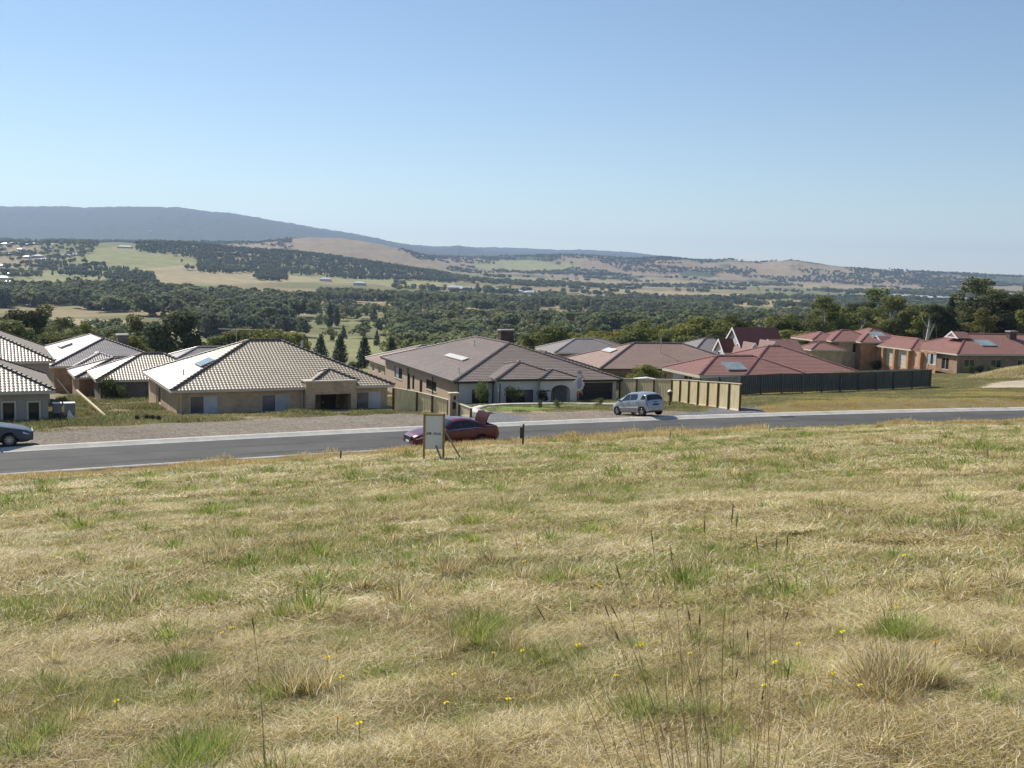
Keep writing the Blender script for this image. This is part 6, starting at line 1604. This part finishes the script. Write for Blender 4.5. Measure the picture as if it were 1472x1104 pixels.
PR += [blades('gold_a', 260, .8, (.16, .42), .013, (.05, .6), [GOLDB, (.40, .29, .12), STR_, PALE], [.3, .2, .35, .15], 140), blades('gold_b', 260, .8, (.12, .30), .013, (.05, .7), [GOLDB, (.40, .28, .11), (.80, .62, .04), STR_], [.3, .25, .06, .39], 141)]   # 27, 28
PR += [blades('far_field', 260, 1.6, (.12, .32), .03, (.1, .9), [(.19, .20, .085), (.27, .26, .12), STR_, BRN], [.45, .3, .15, .1], 150), blades('weeds', 240, 1.1, (.2, .6), .03, (.1, .8), [(.14, .17, .06), (.22, .23, .09), STR_, BRN], [.4, .3, .18, .12], 151),
       blades('mound', 260, 1.2, (.3, .8), .035, (.1, .8), [STR_, PALE, BRN, GRN2], [.5, .25, .15, .1], 152)]   # 29,30,31
gP, gR, gS, gI = [], [], [], []
rg = np.random.default_rng(5)
def tilt_eulers(X, Y, rz):
    e = .25; sx = (height(X + e, Y) - height(X - e, Y)) / (2 * e); sy = (height(X, Y + e) - height(X, Y - e)) / (2 * e)
    n = np.stack([-sx, -sy, np.ones_like(sx)], 1); n /= np.linalg.norm(n, axis=1)[:, None]
    c, s = np.cos(rz), np.sin(rz); xa = np.stack([c, s, 0 * c], 1); xa = xa - n * (xa * n).sum(1)[:, None]; xa /= np.linalg.norm(xa, axis=1)[:, None]; ya = np.cross(n, xa)
    return np.stack([np.arctan2(ya[:, 2], n[:, 2]), -np.arcsin(np.clip(xa[:, 2], -1, 1)), np.arctan2(xa[:, 1], xa[:, 0])], 1)
def put_grass(X, Y, I, S):
    Z_ = height(X, Y); gP.append(np.stack([X, Y, Z_ - .005], 1)); gR.append(tilt_eulers(X, Y, rg.uniform(0, 6.283, len(X)))); gS.append(np.stack([S, S, S * rg.uniform(.6, 1.0, len(X))], 1)); gI.append(I)
def wedge(r0, r1, n, ang=36):
    r_ = np.sqrt(rg.uniform(r0 ** 2, r1 ** 2, n)); a = np.radians(rg.uniform(-ang, ang, n)); return r_ * np.sin(a), r_ * np.cos(a)
def straw_amount(X, Y):
    u2 = X * 0.91 + Y * 0.42; v2 = -X * 0.42 + Y * 0.91
    return fbm(u2 / 4.5, v2 / 1.1, 171, 4)
def meadow(r0, r1, n, base, sc):
    X, Y = wedge(r0, r1, n); d = road_d(X, Y); ok = d < np.where(X < 4, -RW - 2.9, -RW - .9) - .8 * fbm(X / 2, Y / 2, 12, 3); X, Y, d = X[ok], Y[ok], d[ok]
    g = green_amount(X, Y); st = straw_amount(X, Y); u = rg.uniform(size=len(X))
    # dry hay on raised strips, greener short grass between
    p_straw = np.clip((.15 + .75 * sst(.34, .66, st)) * (1 - .7 * g), .06, .9)
    p_green = np.clip(.12 + .85 * g, 0, .9)
    tone = fbm(X / .8, Y / .45, 181, 3) + rg.normal(0, .06, len(X)) + .25 * (st - .5)
    I = np.where(u < p_straw, np.where(tone > .56, 0, np.where(tone > .44, 1, 2)), np.where(rg.uniform(size=len(X)) < p_green, rg.integers(5, 7, len(X)), rg.integers(3, 5, len(X))))
    v = rg.uniform(size=len(X)); I = np.where((v < .015 + .03 * g), 7, I); I = np.where((v > .98), 8, I)
    S = rg.uniform(.75, 1.3, len(X)); S = np.where(v < .012, S * 1.5, S)
    put_grass(X, Y, base + I, S * sc)
meadow(2.2, 13, 9000, 0, 1.0)
meadow(12, 31, 11000, 9, 1.0)
meadow(29, 64, 13000, 18, 1.0)
# golden uncut strip along the near kerb, higher to the right of the board
Xk = rg.uniform(-45, 62, 9000); t_ = rg.uniform(.72, 4.2, 9000) ** 1.0; dd_ = -RW - t_
s_ = Yfs(Xk); n_ = np.sqrt(1 + s_ ** 2); Xq = Xk - dd_ * s_ / n_; Yq = Yf(Xk) + dd_ / n_
dens = np.where(Xk < 8, t_ < 3.4 + 1.2 * fbm(Xk / 3, Yq / 3, 5, 3), t_ < 2.2); keep = dens & (rg.uniform(size=9000) < .9); Xq, Yq, tk = Xq[keep], Yq[keep], t_[keep]
hgt = .62 + .75 * sst(.45, .75, fbm(Xq / 1.7, Yq / 1.7, 8, 3)) + .35 * sst(-8, -3, Xq) - .25 * (tk < .95)
put_grass(Xq, Yq, rg.integers(27, 29, len(Xq)), hgt * np.where(Xq < -6, .62, .85))
# field and yards beyond the road
Xa = rg.uniform(-45, 95, 42000); Ya = rg.uniform(46, 150, 42000); da = road_d(Xa, Ya); gz = grav_zone(Xa, Ya, da)
px_, py_ = proj_np(Xa, Ya, height(Xa, Ya)); ok = (px_ > -120) & (px_ < 1600) & (da > .6) & (gz < .3)
bad = np.zeros(len(Xa), bool)
for P in GC_DRV + GC_CONC + GC_DIRT: bad |= inpoly(Xa, Ya, [(p.x, p.y) for p in P])
def in_house(h, m=0.2):
    global bad
    c, s = math.cos(h.ang), math.sin(h.ang); u = (Xa - h.o.x) * c + (Ya - h.o.y) * s; v = -(Xa - h.o.x) * s + (Ya - h.o.y) * c
    bad |= (u > h.x0 - m) & (u < h.x1 + m) & (v > h.y0 - m) & (v < h.y1 + m)
for h, bb in ((a, (0, 17, -.6, 14.6)), (b, (0, 17, -1.8, 26)), (l1, (0, 17, .2, l1.D)), (l2, (0, 16, .2, l2.D)), (h1_, (0, 13.5, 0, 22)), (h2_, (0, 11, 0, 8.4)), (g_, (0, 11.5, 0, 9.5)), (c_, (0, 20.5, 0, 14)), (d_, (0, 20.3, 0, 13.4)), (f_, (-1, 24, 0, 26)), (e_, (-6, 9.5, 0, 11)), (k_, (0, 14, 0, 13))):
    h.x0, h.x1, h.y0, h.y1 = bb; in_house(h, -.2)
ok &= ~bad; ok &= (fbm(Xa / 4.5, Ya / 3.0, 68, 3) > .51) | (Xa > 14) | (rg.uniform(size=len(Xa)) < .12)
lawn = np.zeros(len(Xa), bool)
for P in GC_LAWN: lawn |= inpoly(Xa, Ya, [(p.x, p.y) for p in P])
Xb, Yb, db, lw = Xa[ok], Ya[ok], da[ok], lawn[ok]
left = Xb < 14; mound_ = np.exp(-(((Xb - 64) / 6.5) ** 2 + ((Yb - 127) / 5) ** 2)) > .25
I = np.where(mound_, 31, np.where(left, np.where(fbm(Xb / 4, Yb / 4, 66, 3) > .5, 30, 29), np.where(fbm(Xb / 9, Yb / 3, 67, 4) + .25 * sst(8, 2, db) > .64, 28, 29))); S = np.where(lw, .35, np.where(left & (db > 8) & (Xb < -14), .8, .55)) * rg.uniform(.7, 1.25, len(Xb))
put_grass(Xb, Yb, I, S)
# thin weeds poking through the gravel edge at the house walls
for i, q in ((7, (683, 912)), (7, (700, 905)), (7, (670, 908)), (7, (805, 832)), (7, (795, 838)), (7, (250, 975)), (7, (262, 962)), (7, (30, 1075)), (7, (270, 1090)), (7, (290, 1085)), (7, (945, 1030)), (7, (1295, 920)), (7, (1310, 915)), (7, (560, 770)), (7, (290, 872)), (8, (1280, 985)), (8, (1300, 990)), (8, (1262, 980)), (8, (425, 1000)), (8, (440, 996)), (8, (600, 860)), (8, (90, 890)), (8, (45, 815)), (8, (425, 785)), (8, (320, 800)), (8, (650, 830))):
    g0 = G(*q); 
    for k in range(4): put_grass(np.array([g0.x + rg.normal(0, .12)]), np.array([g0.y + rg.normal(0, .16)]), np.array([i]), np.array([rg.uniform(1.2, 1.9)]))
inst_stuff('grass', np.concatenate(gP), np.concatenate(gR), np.concatenate(gS), np.concatenate(gI), PR, 'mown dry and green grass, straw and weeds covering the slope and yards', 'grass')

# ------------------------------------------------------------------ flowers
yel = mat('petal_yellow', (.88, .72, .03), .6, .1, 8, .2); stem_m = mat('stem_green', (.16, .19, .07), .7, .1); org = mat('petal_orange', (.75, .36, .02), .6, .1, 8, .2)
def flower_meshes():
    m = MB(); m.tube([(0, 0, -.02), (.004, 0, .5), (0, 0, 1.0)], .012, 4); s = bpy.data.meshes.new('stem'); s.from_pydata(m.v, [], m.f); s.materials.append(stem_m)
    m = MB()
    for ring, (r_, z_, n_) in enumerate(((.019, .002, 13), (.013, .006, 10), (.007, .009, 6))):
        for k in range(n_):
            t = 2 * math.pi * k / n_ + ring; c, s2 = math.cos(t), math.sin(t); w_ = .0035
            m.quad((c * .002, s2 * .002, 0), (c * r_ * .6 - s2 * w_, s2 * r_ * .6 + c * w_, z_ * .6), (c * r_, s2 * r_, z_), (c * r_ * .6 + s2 * w_, s2 * r_ * .6 - c * w_, z_ * .6))
    h = bpy.data.meshes.new('petals'); h.from_pydata(m.v, [], m.f); h.materials.append(yel); h2 = h.copy(); h2.materials.clear(); h2.materials.append(org); return s, h, h2
fs, fh, fh2 = flower_meshes()
FL = [(641, 1020), (730, 1019), (652, 984), (830, 938), (885, 986), (516, 1061), (709, 950), (750, 946), (597, 957), (683, 899), (559, 850), (676, 836), (753, 813), (861, 849), (958, 858), (987, 905), (991, 949), (871, 911), (921, 933),
      (1196, 983), (1146, 940), (1112, 970), (1097, 994), (1235, 994), (1343, 937), (1409, 946), (1210, 924), (1191, 866), (1222, 866), (1288, 882), (1347, 873), (1148, 862), (1186, 803), (1392, 795), (1420, 796), (1325, 806), (1299, 802),
      (485, 1048), (168, 1025), (225, 864), (147, 867), (35, 926), (398, 954), (471, 958), (483, 956), (319, 916), (266, 882), (334, 910), (79, 806), (459, 821), (387, 796), (491, 988), (1108, 792), (1082, 788), (980, 880), (1465, 770), (620, 790)]
for i, (px, py) in enumerate(FL):
    g0 = G(px, py + (14 if py > 930 else 8)); hh = random.uniform(.11, .17) * (1.2 if py > 930 else 1)
    o_ = (px, py) in ((1343, 937), (485, 1048))
    f0 = empty('flower', g0, random.uniform(0, 6.28), 'orange dandelion-like flower on a thin stem in the mown grass' if o_ else 'small yellow dandelion-like flower on a thin stem in the mown grass', 'flower', 'yellow flowers in the grass')
    st_ = link('stem', fs, f0); st_.scale = (.25, .25, hh / 1.0); hd_ = link('petals', fh2 if o_ else fh, f0, (0, 0, hh)); sc_ = random.uniform(1.2, 1.6) * (1 if py > 900 else 1.15); hd_.scale = (sc_, sc_, sc_); hd_.rotation_euler = (random.uniform(.1, .5), random.uniform(-.3, .3), 0)

# ------------------------------------------------------------------ tall seed stalks
sb_m = mat('seed_brown', (.27, .19, .11), .85, .25, 20, .1); st_m = mat('stalk_brown', (.36, .25, .13), .8, .2, 8, .15); st_g = mat('stalk_straw', (.44, .36, .20), .8, .2, 8, .15)
def stalk(top, base, Y0, hl, label, thick=.0014, green=False, group='tall seed stalks in the foreground'):
    p1 = PY(top[0], top[1], Y0 + random.uniform(-.15, .15)); bx_ = PY(base, 1100, Y0).x; p0 = Vector((bx_, Y0, H(bx_, Y0)))
    r = empty('seed_stalk', p0, 0, label, 'seed stalk', group); q = Vector(p1) - p0; rd = random.Random(int(top[0]))
    pts = [Vector((0, 0, -.02))]
    sw = rd.uniform(-.07, .07)
    for k in range(1, 8):
        f = k / 7; c = Vector((q.x * f ** 1.8 + sw * math.sin(f * 3.1), q.y * f, q.z * (f ** .8))); pts.append(c + Vector((rd.uniform(-.004, .004), rd.uniform(-.004, .004), 0)))
    MB().tube(pts, [thick * 1.3] * 3 + [thick] * 3 + [thick * .6] * 2, 5).build('stalk', st_g if green else st_m, r)
    m = MB(); e = pts[-1]; d = (pts[-1] - pts[-2]).normalized()
    if hl > 0:
        n = int(hl * 1000)
        for k in range(n):
            f = k / n; c = e - d * hl * (1 - f); t = rd.uniform(0, 6.28); u = Vector((math.cos(t), math.sin(t), 0)); w_ = .0036 * math.sin(math.pi * min(.95, f * .85 + .15)) * (1 if f > .35 or (k // 9) % 2 else .5)
            m.quad(c, c + u * w_ + d * .003, c + u * w_ * .7 + d * .010, c + d * .008)
            m.quad(c, c + u * w_ + Vector((0, 0, .001)) + d * .004, c + d * .009 + u * w_ * .4, c + d * .005 - u * .001)
        m.build('seed_head', sb_m, r)
    return r
SK = [((1055, 722), 1062, 4.1, .10), ((1060, 738), 1068, 4.3, .07), ((1012, 745), 1030, 4.5, .08), ((936, 762), 1000, 4.3, .08), ((965, 785), 1015, 4.2, .07), ((1086, 768), 1080, 4.4, .08), ((1118, 768), 1122, 4.4, .09), ((1133, 770), 1125, 4.5, .06),
      ((888, 812), 1010, 4.0, .07), ((770, 868), 960, 3.9, .09), ((868, 866), 990, 3.9, .07), ((878, 870), 1000, 4.0, .07), ((884, 905), 985, 3.8, .06), ((1040, 930), 1055, 3.7, 0), ((900, 905), 1010, 3.8, 0), ((935, 830), 1040, 4.0, 0), ((985, 850), 1048, 3.9, .0),
      ((1075, 905), 1100, 3.8, .05), ((1240, 820), 1275, 4.9, .0), ((1255, 850), 1290, 5.0, .0), ((1000, 900), 1030, 3.8, 0), ((1100, 950), 1075, 3.7, 0), ((1135, 960), 1095, 3.8, .05), ((850, 960), 985, 3.7, 0), ((1020, 960), 1062, 3.6, 0)]
for k_i in range(20):
    tb = random.uniform(890, 1130); SK.append(((tb + (tb - 1040) * .35 + random.uniform(-25, 25), random.uniform(830, 1000)), 1040 + (tb - 1040) * .55, random.uniform(3.6, 4.1), .05 if k_i % 4 == 0 else 0))
for i, (t_, b_, Y_, hl) in enumerate(SK): stalk(t_, b_, Y_, hl, 'thin brown seed stalk of the loose clump rising from the foreground grass' if hl else 'thin bare stem of the loose clump rising from the foreground grass', green=hl == 0 and i % 2 == 0)
stalk((362, 885), 374, 4.3, .09, 'single upright seed stalk standing alone in the left foreground', group=None, thick=.002)

# ------------------------------------------------------------------ the air
hz = bpy.data.materials.new('haze'); hz.use_nodes = True; N = hz.node_tree.nodes
for n in list(N): N.remove(n)
pv = N.new('ShaderNodeVolumePrincipled'); pv.inputs['Color'].default_value = (.54, .71, 1.0, 1); pv.inputs['Density'].default_value = 7.0e-5; pv.inputs['Anisotropy'].default_value = 0.2
mo_ = N.new('ShaderNodeOutputMaterial'); hz.node_tree.links.new(pv.outputs[0], mo_.inputs['Volume'])
zlo = float(Zg.min()) - 1.5; zhi = max(float(Zg.max()) + 25, 5)
hb_ = MB().box(-15200, 15200, -15200, 15200, zlo, zhi).build('haze', hz); tag(hb_, kind='stuff')
